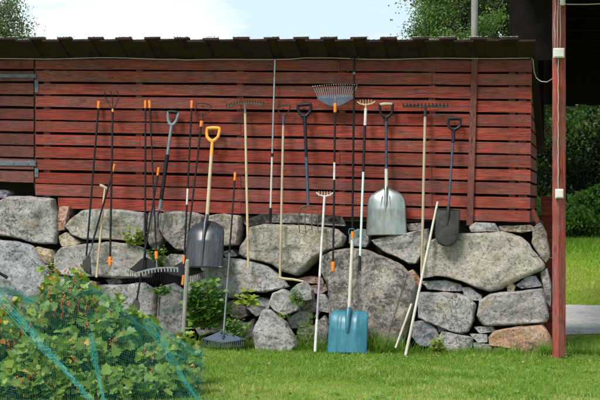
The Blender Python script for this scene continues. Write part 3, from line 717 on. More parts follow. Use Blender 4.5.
# ------------------------------------------------------------------ tools
class Tool:
    def __init__(s, name, label, cat, A, B, group=None, spin=0.0):
        a = W(*A); b = W(*B); s.A, s.B = A, B; s.a, s.b = a, b; s.L = (a-b).length
        z = (a-b).normalized(); x = Vector((0, 1, 0)).cross(z).normalized(); y = z.cross(x)
        rot = Matrix((x, y, z)).transposed() @ Matrix.Rotation(spin, 3, 'Z')
        s.e = empty(name, b, label, cat, group); s.e.rotation_mode = 'QUATERNION'; s.e.rotation_quaternion = rot.to_quaternion()
        s.S = depth_of((a+b)/2)/F
    def z(s, py): return s.L*(s.B[1]-py)/(s.B[1]-s.A[1])
    def put(s, mb, name, m, parent=None, smooth=True, auto=35, bev=None, solid=None):
        o = mb.build(name, m, parent=parent or s.e, smooth=smooth, auto=auto)
        if solid: q = o.modifiers.new('solid', 'SOLIDIFY'); q.thickness = solid; q.offset = 0
        if bev: bevel(o, bev)
        return o
    def shaft(s, y0, y1, r, m, name='shaft', r2=None, n=12):
        mb = MB(); z0, z1 = s.z(y1), s.z(y0); rr = r*s.S; r2 = rr if r2 is None else r2*s.S
        k = 8; sag = [0.0012*noise.noise(Vector((q*0.9, s.L*9, 2))) for q in range(k+1)]
        pts = [(sag[q], 0, z0+(z1-z0)*q/k) for q in range(k+1)]
        mb.tube(pts, [rr+(r2-rr)*q/k for q in range(k+1)], n)
        return s.put(mb, name, m)
    def cap(s, y0, y1, r, m, name='end_cap', hook=False):
        mb = MB(); z0, z1 = s.z(y1), s.z(y0); q = r*s.S; h = z1-z0
        mb.tube([(0, 0, z0), (0, 0, z0+h*.15), (0, 0, z0+h*.55), (0, 0, z0+h*.8), (0, 0, z1-h*.03), (0, 0, z1)], [q*.85, q, q*.95, q*1.12, q*1.05, q*.7], 14)
        return s.put(mb, name, m)
    def tubeS(s, pts, r, m, name, parent=None, n=8, flat=1.0):
        """points given as (px from the axis, metres towards the wall, picture y)"""
        mb = MB(); P_ = [(p[0]*s.S, p[1], s.z(p[2])) for p in pts]
        rr = [q*s.S for q in r] if hasattr(r, '__len__') else r*s.S
        mb.tube(P_, rr, n, flat=flat); return s.put(mb, name, m, parent)
    def poly(s, pts, th, m, name, parent=None, bev=0.0015, y=0.0):
        mb = MB(); q = [Vector((p[0]*s.S, y-th/2, s.z(p[1]))) for p in pts]
        ar = sum(q[i].x*q[(i+1) % len(q)].z-q[(i+1) % len(q)].x*q[i].z for i in range(len(q)))
        if ar < 0: q.reverse()
        mb.prism(q, (0, th, 0)); return s.put(mb, name, m, parent, smooth=False, auto=None, bev=bev)
    def dgrip(s, y0, y1, w, m, bar=None, r=1.15, flare=0.75):
        """open D handle: two arms from the neck to a cross bar"""
        hw = w/2; h = y1-y0
        mb = MB()
        for sg in (-1, 1):
            P_ = [(sg*a*s.S, 0, s.z(b)) for a, b in ((0.6, y1), (hw*0.45, y1-h*0.10), (hw*flare, y1-h*0.32), (hw*0.98, y1-h*0.62), (hw, y0+h*0.10), (hw*0.92, y0+0.6))]
            mb.tube(P_, [r*s.S*q for q in (1.3, 1.15, 1, 1, 1, 1.05)], 10)
        g = s.put(mb, 'grip_frame', m)
        s.tubeS([(-hw*0.98, 0, y0+0.9), (-hw*.5, 0, y0+0.6), (0, 0, y0+0.5), (hw*.5, 0, y0+0.6), (hw*0.98, 0, y0+0.9)], [r*1.1, r*1.25, r*1.3, r*1.25, r*1.1], bar or m, 'cross_grip', n=12)
    def fan(s, y0, y1, wtop, wbot, m, mt, ntine=18, plate=0.5, up=False, curl=0.03, r=0.32):
        """leaf rake: plate near the neck (y0) and tines to y1"""
        hy = y1-y0; pts = []; ym = y0+hy*plate
        n = 12
        top = [(-wtop/2, y0+hy*0.06), (-wtop*0.15, y0), (wtop*0.15, y0), (wtop/2, y0+hy*0.06)]
        arc = []
        for k in range(n+1):
            u = -1+2*k/n; arc.append((u*(wtop/2+(wbot-wtop)/2*(0.35+plate*0.95)), ym-hy*0.20*abs(u)**1.6))
        s.poly(top+arc[::-1], 0.004, m, 'rake_plate', bev=0.001)
        mb = MB()
        for k in range(ntine):
            u = -1+2*k/(ntine-1); xa = u*(wtop/2+(wbot-wtop)/2*(0.35+plate*0.95))*0.985; ya = ym-hy*0.20*abs(u)**1.6-hy*0.06
            xb = u*wbot/2; yb = y1-hy*0.08*abs(u)**2
            P_ = [(xa*s.S, 0, s.z(ya)), ((xa*.5+xb*.5)*s.S, -0.002, s.z(ya*.5+yb*.5)), (xb*.99*s.S, -0.006, s.z(ya*.1+yb*.9)), (xb*s.S, curl, s.z(yb))]
            mb = MB(); mb.tube(P_, [r*s.S, r*s.S, r*s.S*.95, r*s.S*.8], 6); s.put(mb, 'tine', mt)
    def bow(s, yb, w, m, teeth=12, tl=3.2, neck=6, up=False, barh=1.6, r=0.42, sag=0.0, thick=0.012, backwards=False):
        """garden rake: straight bar across the shaft end with teeth"""
        n = 10; mb = MB(); d = -1 if up else 1
        pts = []
        for k in range(n+1):
            u = -1+2*k/n; pts.append((u*w/2, yb+sag*u*u))
        q = [(x*s.S, 0, s.z(y)) for x, y in pts]
        for k in range(n):
            (xa, _, za), (xb, _, zb) = q[k], q[k+1]; h = barh*s.S/2
            mb.prism([(xa, -thick/2, za-h), (xb, -thick/2, zb-h), (xb, -thick/2, zb+h), (xa, -thick/2, za+h)], (0, thick, 0))
        s.put(mb, 'rake_bar', m, smooth=False, auto=None)
        mb = MB()
        for k in range(teeth):
            u = -1+2*k/(teeth-1); x = u*w/2*0.97*s.S; z = s.z(yb+sag*u*u)
            mb = MB(); mb.tube([(x, -0.004, z), (x, -0.012, s.z(yb+sag*u*u+d*tl*0.6)), (x, -0.030, s.z(yb+sag*u*u+d*tl))], [r*s.S, r*s.S*.9, r*s.S*.4], 6)
            s.put(mb, 'tooth', m)
    def blade(s, y0, y1, prof, m, convex=0.05, roll=0.05, name='blade', th=0.0035, nu=28, nv=28, ribs=0, lip=0.0):
        """curved sheet; prof(v) gives the half width in px, v from 0 at the top to 1 at the bottom edge"""
        mb = MB(); vs = []
        for j in range(nv+1):
            v = j/nv; hw = prof(v)*s.S; z = s.z(y0+(y1-y0)*v)
            for i in range(nu+1):
                u = -1+2*i/nu
                y = -convex*(1-abs(u)**2.4)*(0.35+0.65*min(1, v*2.2)) + roll*max(0, 1-v*3.2)**2
                if ribs:
                    for rx in ([0] if ribs == 1 else [-0.45, 0, 0.45]):
                        y -= 0.010*math.exp(-((u-rx)/0.055)**2)*math.sin(min(1, v*1.05)*math.pi)**0.5
                y -= lip*max(0, v-0.85)**2
                vs.append((u*hw, y, z))
        n = nu+1
        mb.add(vs, [(j*n+i, (j+1)*n+i, (j+1)*n+i+1, j*n+i+1) for j in range(nv) for i in range(nu)])
        return s.put(mb, name, m, auto=None, solid=th)

RG = 'rakes leaning on the barn'; 
# 1 long black shaft at far left
t_ = Tool('long_hoe', 'longest black-shafted hoe at the left, its orange cap high on the red boards', 'hoe', (99, 101, .05), (85.5, 266, .34))
t_.cap(101, 108.5, 1.7, M['orange']); t_.shaft(108, 258, 0.95, M['black']); t_.shaft(256, 262, 1.05, M['steel'], 'ferrule')
t_.poly([(-3.2, 260), (2.5, 261), (6.5, 268), (7, 275), (1, 273), (-3.5, 268)], 0.006, M['dark_steel'], 'hoe_blade')
# 2 short black hoe, orange tip
t_ = Tool('short_hoe', 'short tilted black hoe with silver ferrule crossing the hammer-headed pole', 'hoe', (115, 164, .14), (87, 262, .42))
t_.cap(164, 172, 1.3, M['orange']); t_.shaft(171, 246, 1.0, M['black']); t_.shaft(245, 253, 1.05, M['steel'], 'ferrule'); t_.shaft(252, 258, 0.7, M['dark_steel'], 'neck')
t_.poly([(-1.5, 256), (2.0, 256), (5.0, 264), (5.5, 271), (-3, 269), (-4, 263)], 0.006, M['dark_steel'], 'hoe_blade')
# 3 cultivator claw, head up
t_ = Tool('claw_cultivator', 'black cultivator with three thin wire prongs on top and an orange cap at its foot', 'cultivator', (113, 94, .06), (110, 266, .44))
for dx in (-1, 0, 1):
    t_.tubeS([(0, 0, 110), (dx*2.2, 0, 107), (dx*5.8, -0.01, 101), (dx*7.0, -0.03, 96.5), (dx*6.4, -0.075, 93), (dx*6.0, -0.10, 95)], [0.5, .5, .48, .45, .4, .2], M['dark_steel'], 'prong')
t_.shaft(109.5, 112.5, 1.05, M['yellow'], 'ferrule'); t_.shaft(112, 258, 1.05, M['black']); t_.cap(257, 266, 1.9, M['orange'])
t_.tubeS([(-3, 0, 262), (0, -0.004, 260.5), (3.2, 0, 262.5)], 1.0, M['orange'], 'foot_lug')
# 4 wooden T pole
t_ = Tool('hammer_headed_pole', 'pale wooden pole with a short tilted cross piece on top like a hammer', 'pole', (105, 188, .17), (96.5, 277.5, .42))
t_.shaft(188, 277.5, 1.2, M['pale_wood'], r2=1.1)
t_.tubeS([(-5.5, 0, 185.2), (-2, 0, 186.5), (5.0, 0, 190)], [1.5, 1.6, 1.3], M['tan_wood'], 'cross_piece', n=10)
# 5 leaf rake A
t_ = Tool('leaf_rake', 'black leaf rake with its fan low at the left, behind the steel garden rake', 'rake', (145.5, 100.5, .05), (145, 284, .43), RG)
t_.cap(100.5, 108.5, 1.5, M['orange']); t_.shaft(108, 260, 0.95, M['black'])
t_.fan(258, 284, 9, 33, M['black_matt'], M['black'], 16, 0.62, r=0.30)
# 6 bow rake
t_ = Tool('steel_garden_rake', 'black-shafted garden rake with a wide dull steel head over the black leaf rakes', 'rake', (149.5, 100.5, .07), (157, 269, .52), RG)
t_.cap(100.5, 108.5, 1.5, M['orange']); t_.shaft(108, 253, 0.85, M['black']); t_.cap(252, 259.5, 1.7, M['orange'], 'ferrule'); t_.shaft(259, 269, 0.8, M['steel'], 'neck')
mb = MB()
for k in range(24):
    u0 = -1+2*k/24; u1 = -1+2*(k+1)/24; x0, x1 = u0*22*t_.S, u1*22*t_.S
    za = t_.z(268.5+3.0*u0*-0.0+2.4*abs(u0)**2)
    zb = t_.z(268.5+2.4*abs(u1)**2)
    h = 0.9*t_.S
    mb.prism([(x0, -.006, za-h), (x1, -.006, zb-h), (x1, -.006, zb+h), (x0, -.006, za+h)], (0, .012, 0))
t_.put(mb, 'rake_bar', M['steel'], smooth=False, auto=None)
mb = MB()
for k in range(14):
    u = -1+2*k/13; x = u*21.3*t_.S; z = t_.z(268.5+2.4*u*u)
    mb = MB(); mb.prism([(x-.0065, -.008, z-4.2*t_.S), (x+.0065, -.008, z-4.2*t_.S), (x+.008, -.008, z), (x-.008, -.008, z)], (0, -.006, 0))
    t_.put(mb, 'tooth', M['steel'], smooth=False, auto=None)
# 7 short black tool
t_ = Tool('edging_hoe', 'short slanted black hoe with an orange tip crossing the digging fork', 'hoe', (159, 167.5, .12), (136, 305, .56))
t_.cap(167.5, 176, 1.5, M['orange']); t_.shaft(175, 300, 0.95, M['black'])
t_.poly([(-1, 298), (1, 298), (4, 304), (4.5, 310), (-4.5, 310), (-4, 304)], 0.005, M['dark_steel'], 'hoe_blade')
# 8 digging fork with grey D handle
t_ = Tool('digging_fork', 'grey and black digging fork with a triangular grip, tilted, between the orange-tipped poles', 'fork', (173.5, 111.5, .06), (156, 236, .26))
t_.dgrip(111.5, 125, 10.5, M['grey_paint'], M['black_matt'], 1.5, 0.8); t_.shaft(124, 156, 1.5, M['grey_paint'], r2=1.7); t_.shaft(155, 200, 2.0, M['black'], 'sleeve'); t_.shaft(199, 210, 1.8, M['grey_paint'], 'socket')
t_.tubeS([(-6, 0, 213.2), (-5, -.004, 211.2), (0, -.006, 210), (5, -.004, 211.2), (6, 0, 213.2)], 0.9, M['steel'], 'fork_crown')
for dx in (-6, -2, 2, 6):
    t_.tubeS([(dx, 0, 212.5), (dx*1.05, -.010, 220), (dx*1.0, 0, 230), (dx, .012, 236)], [.75, .7, .6, .25], M['steel'], 'tine')
# 9 leaf rake B
t_ = Tool('leaf_rake', 'black leaf rake with a white-banded shaft, fan just under the black snow shovel', 'rake', (192, 100.5, .06), (183, 285, .46), RG)
t_.cap(100.5, 108.5, 1.5, M['orange']); t_.shaft(108, 190, 0.95, M['black']); t_.shaft(190, 206, 1.05, M['white'], 'band'); t_.shaft(206, 258, 1.0, M['black'])
t_.cap(256, 264.5, 1.5, M['orange'], 'ferrule'); t_.fan(262, 286, 9, 44, M['black_matt'], M['black'], 24, 0.62, r=0.30)
# 10 hoop hoe
t_ = Tool('hoop_weeder', 'black-shafted weeder with a square wire hoop on top and an orange foot cap', 'weeder', (203.8, 104, .06), (182.5, 285, .50))
t_.tubeS([(-1.5, 0, 116), (-6, -.005, 114), (-7.8, -.01, 111), (-6.8, -.02, 104.5), (1, -.03, 103.8), (8, -.02, 105.5), (8.5, -.01, 110), (5, -.005, 113.5), (0.5, 0, 116)], 0.55, M['dark_steel'], 'wire_hoop')
t_.shaft(114, 122, 1.1, M['dark_steel'], 'neck'); t_.cap(121.5, 127.5, 1.8, M['orange'], 'ferrule'); t_.shaft(127, 277, 0.95, M['black']); t_.cap(275.5, 285, 1.5, M['orange'])
# 11 black snow shovel, yellow handle
t_ = Tool('snow_shovel', 'black plastic snow shovel with yellow-orange grip and wooden shaft', 'shovel', (213.3, 127.5, .06), (203.5, 269, .50))
t_.dgrip(127.5, 141.5, 13.5, M['yellow'], M['yellow'], 1.6, 0.85); t_.shaft(140, 156, 2.0, M['yellow'], 'handle_socket', r2=1.5); t_.shaft(155, 222, 1.85, M['pale_wood'])
def pr(v):
    return 17.8*(1-max(0, 0.26-v)**2/0.26**2*0.62)**1.0*(1.0+0.085*min(1, v*1.6))
t_.blade(221, 269, pr, M['scratched'], 0.075, 0.06, 'blade', nv=40)
t_.tubeS([(0, -.02, 217), (0, -.055, 226), (0, -.082, 245), (0, -.078, 267)], [2.3, 2.1, 1.5, 0.9], M['scratched'], 'centre_rib', n=12)
t_.tubeS([(-19, -.012, 267.5), (-9, -.045, 268.2), (0, -.055, 268.6), (9, -.045, 268.2), (19, -.012, 267.5)], 0.7, M['grey_paint'], 'wear_edge')
# wooden stake in the ground
st = Tool('wooden_stake', 'grey wooden stake standing by the nettles in front of the black leaf rake', 'stake', (187.5, 260, .60), (182.8, 343, .66))
st.shaft(261, 343, 2.0, M['grey_wood'], 'stake_shaft', r2=2.2, n=8); st.shaft(259.5, 261.2, 2.2, M['tan_wood'], 'stake_top', r2=1.5, n=8)
# 12 rake head up, pale shaft
t_ = Tool('long_tooth_rake', 'rake with rusty curved head at the top of a very pale wooden shaft', 'rake', (245, 101.5, .07), (248.3, 268, .36), RG)
t_.bow(103.4, 39, M['rust'], 15, 3.0, up=True, sag=2.6, barh=2.2, r=0.75, thick=0.016)
t_.tubeS([(0, 0, 103), (0, -.004, 108), (0, 0, 113.5)], [0.9, 1.0, 1.5], M['steel'], 'ferrule', n=10); t_.shaft(113, 268, 1.25, M['pale_wood'], r2=1.35)
# 13 low leaf rake
t_ = Tool('leaf_rake', 'blue-grey leaf rake standing on the grass, fan down, with a short orange-tipped shaft', 'rake', (235.3, 172.5, .10), (222.5, 348, .66), RG)
t_.cap(172.5, 181, 1.4, M['orange']); t_.shaft(180, 255, 0.95, M['black']); t_.shaft(254, 336, 0.95, M['grey_paint'], 'lower_shaft'); t_.shaft(332, 339, 1.5, M['blue_grey'], 'ferrule')
t_.fan(331, 348.5, 7, 42, M['blue_grey'], M['blue_grey'], 22, 0.68, r=0.36)
# 14 telescopic pole
t_ = Tool('telescopic_pole', 'thin telescopic pole, grey above and white below, black grip, reaching up to the cable', 'pole', (275, 60, .06), (270.2, 222.5, .12))
t_.shaft(60, 156, 0.95, M['alu_tube'], 'upper_tube'); t_.shaft(155, 209, 1.05, M['white'], 'lower_tube'); t_.shaft(208, 222.5, 1.5, M['black_matt'], 'grip'); t_.shaft(153.5, 157, 1.25, M['black_matt'], 'collar')
# 15 stirrup hoe
t_ = Tool('stirrup_hoe', 'stirrup hoe with a thin open triangular head and plain tan wooden shaft', 'hoe', (283.8, 106, .06), (280, 278, .38))
t_.tubeS([(0.3, 0, 117.5), (-4.5, 0, 113), (-6.6, -.004, 107.5), (-5.8, -.01, 105.9), (0, -.014, 106.2), (6.5, -.01, 105.6), (7, -.004, 107.5), (4.2, 0, 113.2), (-0.3, 0, 117.5)], 0.6, M['dark_steel'], 'stirrup')
t_.shaft(116, 126, 1.35, M['blue_grey'], 'ferrule'); t_.shaft(125, 278, 1.3, M['tan_wood'])
# the stick lying on the stones
t_ = Tool('short_stick', 'short pale stick lying level on the stones at the foot of the stirrup hoe', 'stick', (278.5, 277.5, .46), (303.5, 281.5, .47))
mb = MB(); mb.tube([(0, 0, 0), (.003, 0, t_.L*.4), (-.004, 0, t_.L*.8), (0, 0, t_.L)], [.010, .012, .014, .012], 10); t_.put(mb, 'stick_shaft', M['pale_wood'])
# 16 fork black D
t_ = Tool('manure_fork', 'fork with a black grip, blue-grey shaft and four long rusty prongs', 'fork', (304.3, 104, .06), (309.3, 234, .32))
t_.dgrip(104, 116.5, 13.5, M['black_matt'], M['black_matt'], 1.45, 0.8); t_.shaft(115, 160, 1.55, M['black_matt'], 'handle', r2=1.8); t_.shaft(158, 206, 1.4, M['blue_grey'], r2=1.7)
t_.tubeS([(-9.2, 0, 213), (-8.8, -.006, 209.5), (-6, -.012, 207.3), (0, -.014, 206.2), (6, -.012, 207.3), (8.8, -.006, 209.5), (9.2, 0, 213)], 0.75, M['rust'], 'fork_crown')
for dx in (-9.2, -3.2, 3.2, 9.2):
    t_.tubeS([(dx, 0, 212 if abs(dx) > 5 else 207.5), (dx*1.02, -.022, 219), (dx*1.03, -.024, 227), (dx*1.0, 0, 234)], [.62, .6, .52, .2], M['rust'], 'tine')
# 17 blue leaf rake head up
t_ = Tool('leaf_rake', 'blue-grey leaf rake standing upside down, pale tines fanned against the boards', 'rake', (335.5, 85.5, .08), (333, 271, .42), RG)
pts = [(-5, 105.5), (0, 107), (5, 105.5), (16, 101), (18.5, 96), (13, 94.5), (0, 95), (-13, 94.5), (-18.5, 96), (-16, 101)]
t_.poly([(0, 107.5), (8, 105), (19, 99), (17.5, 96.2), (9, 95.2), (0, 95), (-9, 95.2), (-17.5, 96.2), (-19, 99), (-8, 105)], 0.004, M['blue_grey'], 'rake_plate')
mb = MB()
for k in range(20):
    u = -1+2*k/19
    mb = MB(); mb.tube([(u*17.5*t_.S, -.003, t_.z(98.5-0.8*abs(u))), (u*20.0*t_.S, -.006, t_.z(92)), (u*22.2*t_.S, -.010, t_.z(86.4+1.1*u*u)), (u*22.4*t_.S, -.045, t_.z(85.6+1.1*u*u))], [.30*t_.S]*3+[.24*t_.S], 6)
    t_.put(mb, 'tine', M['alu_tube'])
t_.shaft(96.5, 105, 0.9, M['steel'], 'ferrule'); t_.cap(103.5, 113, 1.7, M['orange'], 'collar'); t_.shaft(112, 164, 1.05, M['black']); t_.shaft(163.5, 181, 1.1, M['white'], 'band'); t_.shaft(180.5, 263, 1.05, M['black']); t_.cap(262, 271.5, 2.0, M['orange'])
# 18 very long black pole
t_ = Tool('long_black_pole', 'very long thin black pole reaching the eave beside the upside-down leaf rake', 'pole', (354.5, 54, .07), (352.3, 232, .22))
t_.shaft(58, 232, 1.1, M['black']); t_.tubeS([(0, 0, 62), (-3.5, -.01, 58), (-4.5, -.02, 53)], [.5, .5, .3], M['dark_steel'], 'hook'); t_.tubeS([(0, 0, 62), (5, -.01, 57), (6.5, -.02, 52)], [.5, .5, .3], M['dark_steel'], 'hook')
t_.tubeS([(0, -0.008, 73.5), (0, -.014, 73.5)], 1.5, M['steel'], 'rivet')
# 19 small rake, wooden teeth
t_ = Tool('hand_cultivator', 'long narrow rake with small cream teeth on top and mint lower shaft', 'rake', (366, 101, .07), (359.5, 271, .44), RG)
t_.tubeS([(-9, 0, 101.5), (-6, 0, 103.8), (0, 0, 105), (6, 0, 103.8), (9.5, 0, 101.5)], 0.85, M['pale_wood'], 'rake_bar')
for dx in (-5.6, -2.8, 0, 2.8, 5.6):
    mb = MB(); mb.tube([(dx*t_.S, 0, t_.z(104)), (dx*t_.S, -.01, t_.z(101.5)), (dx*1.03*t_.S, -.02, t_.z(99.8))], [.6*t_.S, .5*t_.S, .25*t_.S], 6); t_.put(mb, 'tooth', M['pale_wood'])
t_.shaft(104, 109, 0.9, M['tan_wood'], 'neck'); t_.shaft(108.5, 126, 1.5, M['white'], 'ferrule'); t_.shaft(125.5, 173, 1.3, M['black']); t_.shaft(172.5, 257, 1.2, M['mint'], 'lower_shaft'); t_.shaft(256, 271, 1.7, M['black_matt'], 'foot_grip', r2=1.2)
# 20 teal snow shovel
t_ = Tool('snow_shovel', 'translucent teal plastic snow shovel standing on the grass with an orange shaft cap', 'shovel', (352.8, 231.5, .34), (347, 354, .62))
t_.cap(231.5, 240, 1.9, M['orange']); t_.shaft(239, 312, 1.75, M['white_wood'])
def pr2(v):
    e = max(0, 0.14-v)/0.14
    return 20.0*(1-0.20*e**2.0)*(0.955+0.05*v)
t_.blade(310.5, 354, pr2, M['teal_plastic'], 0.045, 0.045, 'blade', ribs=3)
t_.tubeS([(0, -.02, 309), (0, -.052, 318), (0, -.062, 330), (0, -.060, 334)], [2.6, 2.6, 2.0, 0.8], M['teal_plastic'], 'socket', n=12)
t_.tubeS([(-.6, -.062, 316), (-.6, -.070, 327)], .9, M['white'], 'label_strip', n=6)
ss = Tool('string_loop', 'thin teal string loop round the orange cap of the teal shovel', 'string', (352.3, 228.5, .38), (352.3, 242, .38))
ss.tubeS([(1.5, 0, 241), (-2.5, 0, 237), (-3.8, 0, 232), (-3, 0, 229), (1, 0, 228.6), (3, 0, 231), (2.5, 0, 236), (1.5, 0, 241)], .3, M['teal_string'], 'string_strand')
# 21 small white rake
t_ = Tool('white_rake', 'small white-headed rake on a white and lilac shaft standing on the grass', 'rake', (324.8, 193, .14), (315, 352, .64), RG)
t_.tubeS([(-8.8, 0, 192.6), (-6, 0, 195), (0, 0, 196.6), (6, 0, 195), (8.8, 0, 192.6)], 0.8, M['white'], 'rake_bar')
for dx in (-5.8, -2.9, 0, 2.9, 5.8):
    mb = MB(); mb.tube([(dx*t_.S, 0, t_.z(196)), (dx*t_.S, -.01, t_.z(193.5)), (dx*t_.S, -.02, t_.z(191.8))], [.65*t_.S, .5*t_.S, .25*t_.S], 6); t_.put(mb, 'tooth', M['white'])
t_.shaft(196, 278, 1.3, M['white']); t_.shaft(277.5, 321, 1.25, M['lilac'], 'middle_shaft'); t_.shaft(320.5, 352, 1.45, M['white'], 'foot')
# 22 aluminium scoop
t_ = Tool('grain_shovel', 'big aluminium shovel with a black grip and rounded shoulders hanging on the boards', 'shovel', (386.2, 103.5, .06), (386.5, 236, .14))
t_.dgrip(103.5, 117.5, 13.0, M['black_matt'], M['tan_wood'], 1.35, 0.9); t_.shaft(116, 121, 1.9, M['black_matt'], 'handle_socket', r2=1.5); t_.shaft(119, 170, 1.45, M['blue_grey']); t_.shaft(169, 192, 1.7, M['white'], 'ferrule')
def pr3(v):
    a_ = [(0, 3.2), (.03, 5.0), (.07, 9.0), (.11, 12.8), (.16, 16.0), (.24, 18.4), (.35, 19.3), (.6, 19.8), (1, 20.6)]
    for (p, q), (p2, q2) in zip(a_, a_[1:]):
        if v <= p2: return q+(q2-q)*(v-p)/(p2-p)
    return 20.6
t_.blade(187.5, 235.5, pr3, M['alu'], 0.06, 0.03, 'blade', nv=44)
t_.tubeS([(0, -.022, 187), (0, -.042, 194), (0, -.062, 204), (0, -.058, 213)], [1.9, 2.0, 1.5, 0.4], M['alu'], 'centre_rib', n=12)
t_.tubeS([(-3.5, -.045, 196), (-5.5, -.056, 212), (-6.5, -.054, 222)], [.5, .6, .2], M['alu'], 'side_rib'); t_.tubeS([(3.5, -.045, 196), (5.5, -.056, 212), (6.5, -.054, 222)], [.5, .6, .2], M['alu'], 'side_rib')
for x, y in ((-1.3, 189.5), (1.3, 189.5), (0, 192)):
    mb = MB(); mb.tube([(x*t_.S, -.050, t_.z(y)), (x*t_.S, -.02, t_.z(y))], .6*t_.S, 8); t_.put(mb, 'rivet', M['black_matt'])
# 23 bow rake black head up
t_ = Tool('level_head_rake', 'garden rake with a wide straight black head on top of a tan wooden shaft', 'rake', (425.5, 102.5, .07), (421.5, 276, .30), RG)
t_.bow(106.2, 46, M['dark_steel'], 13, 2.8, up=True, barh=2.3, r=0.6, thick=0.014)
t_.tubeS([(0, 0, 106), (0, 0, 110), (0, 0, 117)], [1.3, 1.5, 1.7], M['dark_steel'], 'ferrule', n=10); t_.shaft(116, 276, 1.35, M['tan_wood'], r2=1.5)
# 24-26 sticks
t_ = Tool('long_white_stick', 'long pale peeled stick leaning steeply and standing on the grass', 'stick', (438, 200.5, .14), (405, 358, .70)); 
t_.shaft(202, 358, 1.45, M['white_wood'], 'stick_shaft', r2=1.25); t_.shaft(200.5, 202.2, 0.7, M['white_wood'], 'pointed_tip', r2=0.3) if False else None
t_ = Tool('short_white_stick', 'shorter pale stick leaning just left of the long peeled stick', 'stick', (411.5, 304, .50), (395.5, 348, .66)); t_.shaft(304, 348, 1.05, M['white_wood'], 'stick_shaft', r2=1.2)
t_ = Tool('thin_rusty_rod', 'thin rusty brown rod leaning on the dark lichened boulder', 'rod', (407.5, 274, .40), (386, 342, .62)); t_.shaft(274, 342, 0.55, M['rust'], 'rod_shaft', r2=0.7)
# 27 spade
t_ = Tool('spade', 'spade with black grip and a worn black square-topped blade', 'spade', (454.6, 118, .06), (446, 246, .34))
t_.dgrip(118, 130, 12.5, M['black_matt'], M['black_matt'], 1.35, 0.95); t_.shaft(128, 143, 1.8, M['black_matt'], 'handle_socket', r2=1.4); t_.shaft(142, 212, 1.25, M['blue_grey'])
def pr4(v): return 11.8 if v < 0.62 else 11.8*math.sqrt(max(0.02, 1-((v-0.62)/0.385)**2))**0.75
t_.blade(210, 246, pr4, M['dark_steel'], 0.014, 0.0, 'blade', nv=30, th=0.005)
t_.tubeS([(0, -.016, 206), (0, -.022, 214), (0, -.018, 226)], [1.6, 1.8, 0.5], M['dark_steel'], 'socket', n=12); t_.tubeS([(-11.6, -.002, 210.2), (0, -.014, 210), (11.6, -.002, 210.2)], .6, M['dark_steel'], 'tread', n=8)
# black handle end at the left edge
t_ = Tool('black_handle', 'black handle poking in at the left edge over the lower grey boulder', 'handle', (7.5, 278, .30), (-30, 255, .36)); t_.shaft(278, 255, 1.5, M['black'], 'handle_shaft')
# hose or pipe stub by the corner
t_ = Tool('metal_rod', 'thin grey rod sticking out sideways between the big boulder and the red post', 'rod', (531, 256.2, .25), (556, 258.2, .20)); mb = MB(); mb.tube([(0, 0, 0), (0, 0, t_.L)], .0045, 8); t_.put(mb, 'rod_shaft', M['steel'])
# small dry stem on the stone at left of nettles
t_ = Tool('dark_peg', 'short dark peg against the flat stone left of the grey stake', 'peg', (159.5, 297, .36), (158.5, 316, .40)); t_.shaft(297, 316, 0.9, M['rust'], 'peg_shaft')

# ------------------------------------------------------------------ vegetation builders
def quads_object(name, mat_, centers, dirs, ups, length, width, tint, parent=None, kind=None, shape='leaf', loc=None):
    """many small leaves; centers (n,3): base, dirs: along the leaf, ups: across"""
    n = len(centers)
    if shape == 'leaf':     # kite with a fold: 5 vertices
        prof = [(0, 0, 0), (0.45, 0.5, 0.10), (1.0, 0, 0.0), (0.45, -0.5, 0.10), (0.5, 0, -0.03)]
        faces = [(0, 4, 1), (1, 4, 2), (0, 3, 4), (3, 2, 4)]
    elif shape == 'lobed':  # three-lobed currant leaf
        prof = [(0, 0, 0), (-.05, .30, .03), (.22, .55, .08), (.42, .34, .03), (.70, .36, .06), (.78, .16, .02), (1, 0, -.04), (.78, -.16, .02), (.70, -.36, .06), (.42, -.34, .03), (.22, -.55, .08), (-.05, -.30, .03), (.45, 0, -.03)]
        faces = [(12, i, i+1) for i in range(11)]+[(12, 11, 0)]
    else:                   # blade of grass, bent
        prof = [(0, .5, 0), (0, -.5, 0), (.55, .36, 0), (.55, -.36, 0), (1, 0, 0)]
        faces = [(0, 1, 3, 2), (2, 3, 4)]
    m_ = len(prof); nrm = np.cross(dirs, ups); V = np.zeros((n, m_, 3))
    length = np.broadcast_to(length, (n,)); width = np.broadcast_to(width, (n,))
    for j, (a_, b_, c_) in enumerate(prof):
        V[:, j] = centers+dirs*(a_*length)[:, None]+ups*(b_*width)[:, None]+nrm*(c_*length)[:, None]
        if shape == 'blade' and a_ > 0:
            V[:, j] += nrm*((a_**2)*0.35*length)[:, None]; V[:, j, 2] -= (a_**2)*0.12*length
    V = V.reshape(-1, 3)
    if loc is not None: V = V-np.array(loc)
    me = bpy.data.meshes.new(name)
    tri = [f for f in faces]; tot_l = sum(len(f) for f in tri)
    idx = np.concatenate([np.array(f) for f in tri]); starts = np.cumsum([0]+[len(f) for f in tri[:-1]]); lens = np.array([len(f) for f in tri])
    me.vertices.add(len(V)); me.vertices.foreach_set('co', V.astype(np.float32).ravel())
    me.loops.add(n*tot_l); me.loops.foreach_set('vertex_index', (idx[None, :]+np.arange(n)[:, None]*m_).astype(np.int32).ravel())
    me.polygons.add(n*len(tri)); me.polygons.foreach_set('loop_start', (starts[None, :]+np.arange(n)[:, None]*tot_l).astype(np.int32).ravel())
    me.update(calc_edges=True); me.validate()
    at = me.attributes.new('tint', 'FLOAT', 'POINT'); at.data.foreach_set('value', np.repeat(tint, m_).astype(np.float32))
    me.materials.append(mat_)
    o = bpy.data.objects.new(name, me); COL.objects.link(o)
    if parent: o.parent = parent
    if loc is not None and parent is None: o.location = loc
    if kind: o['kind'] = kind
    return o
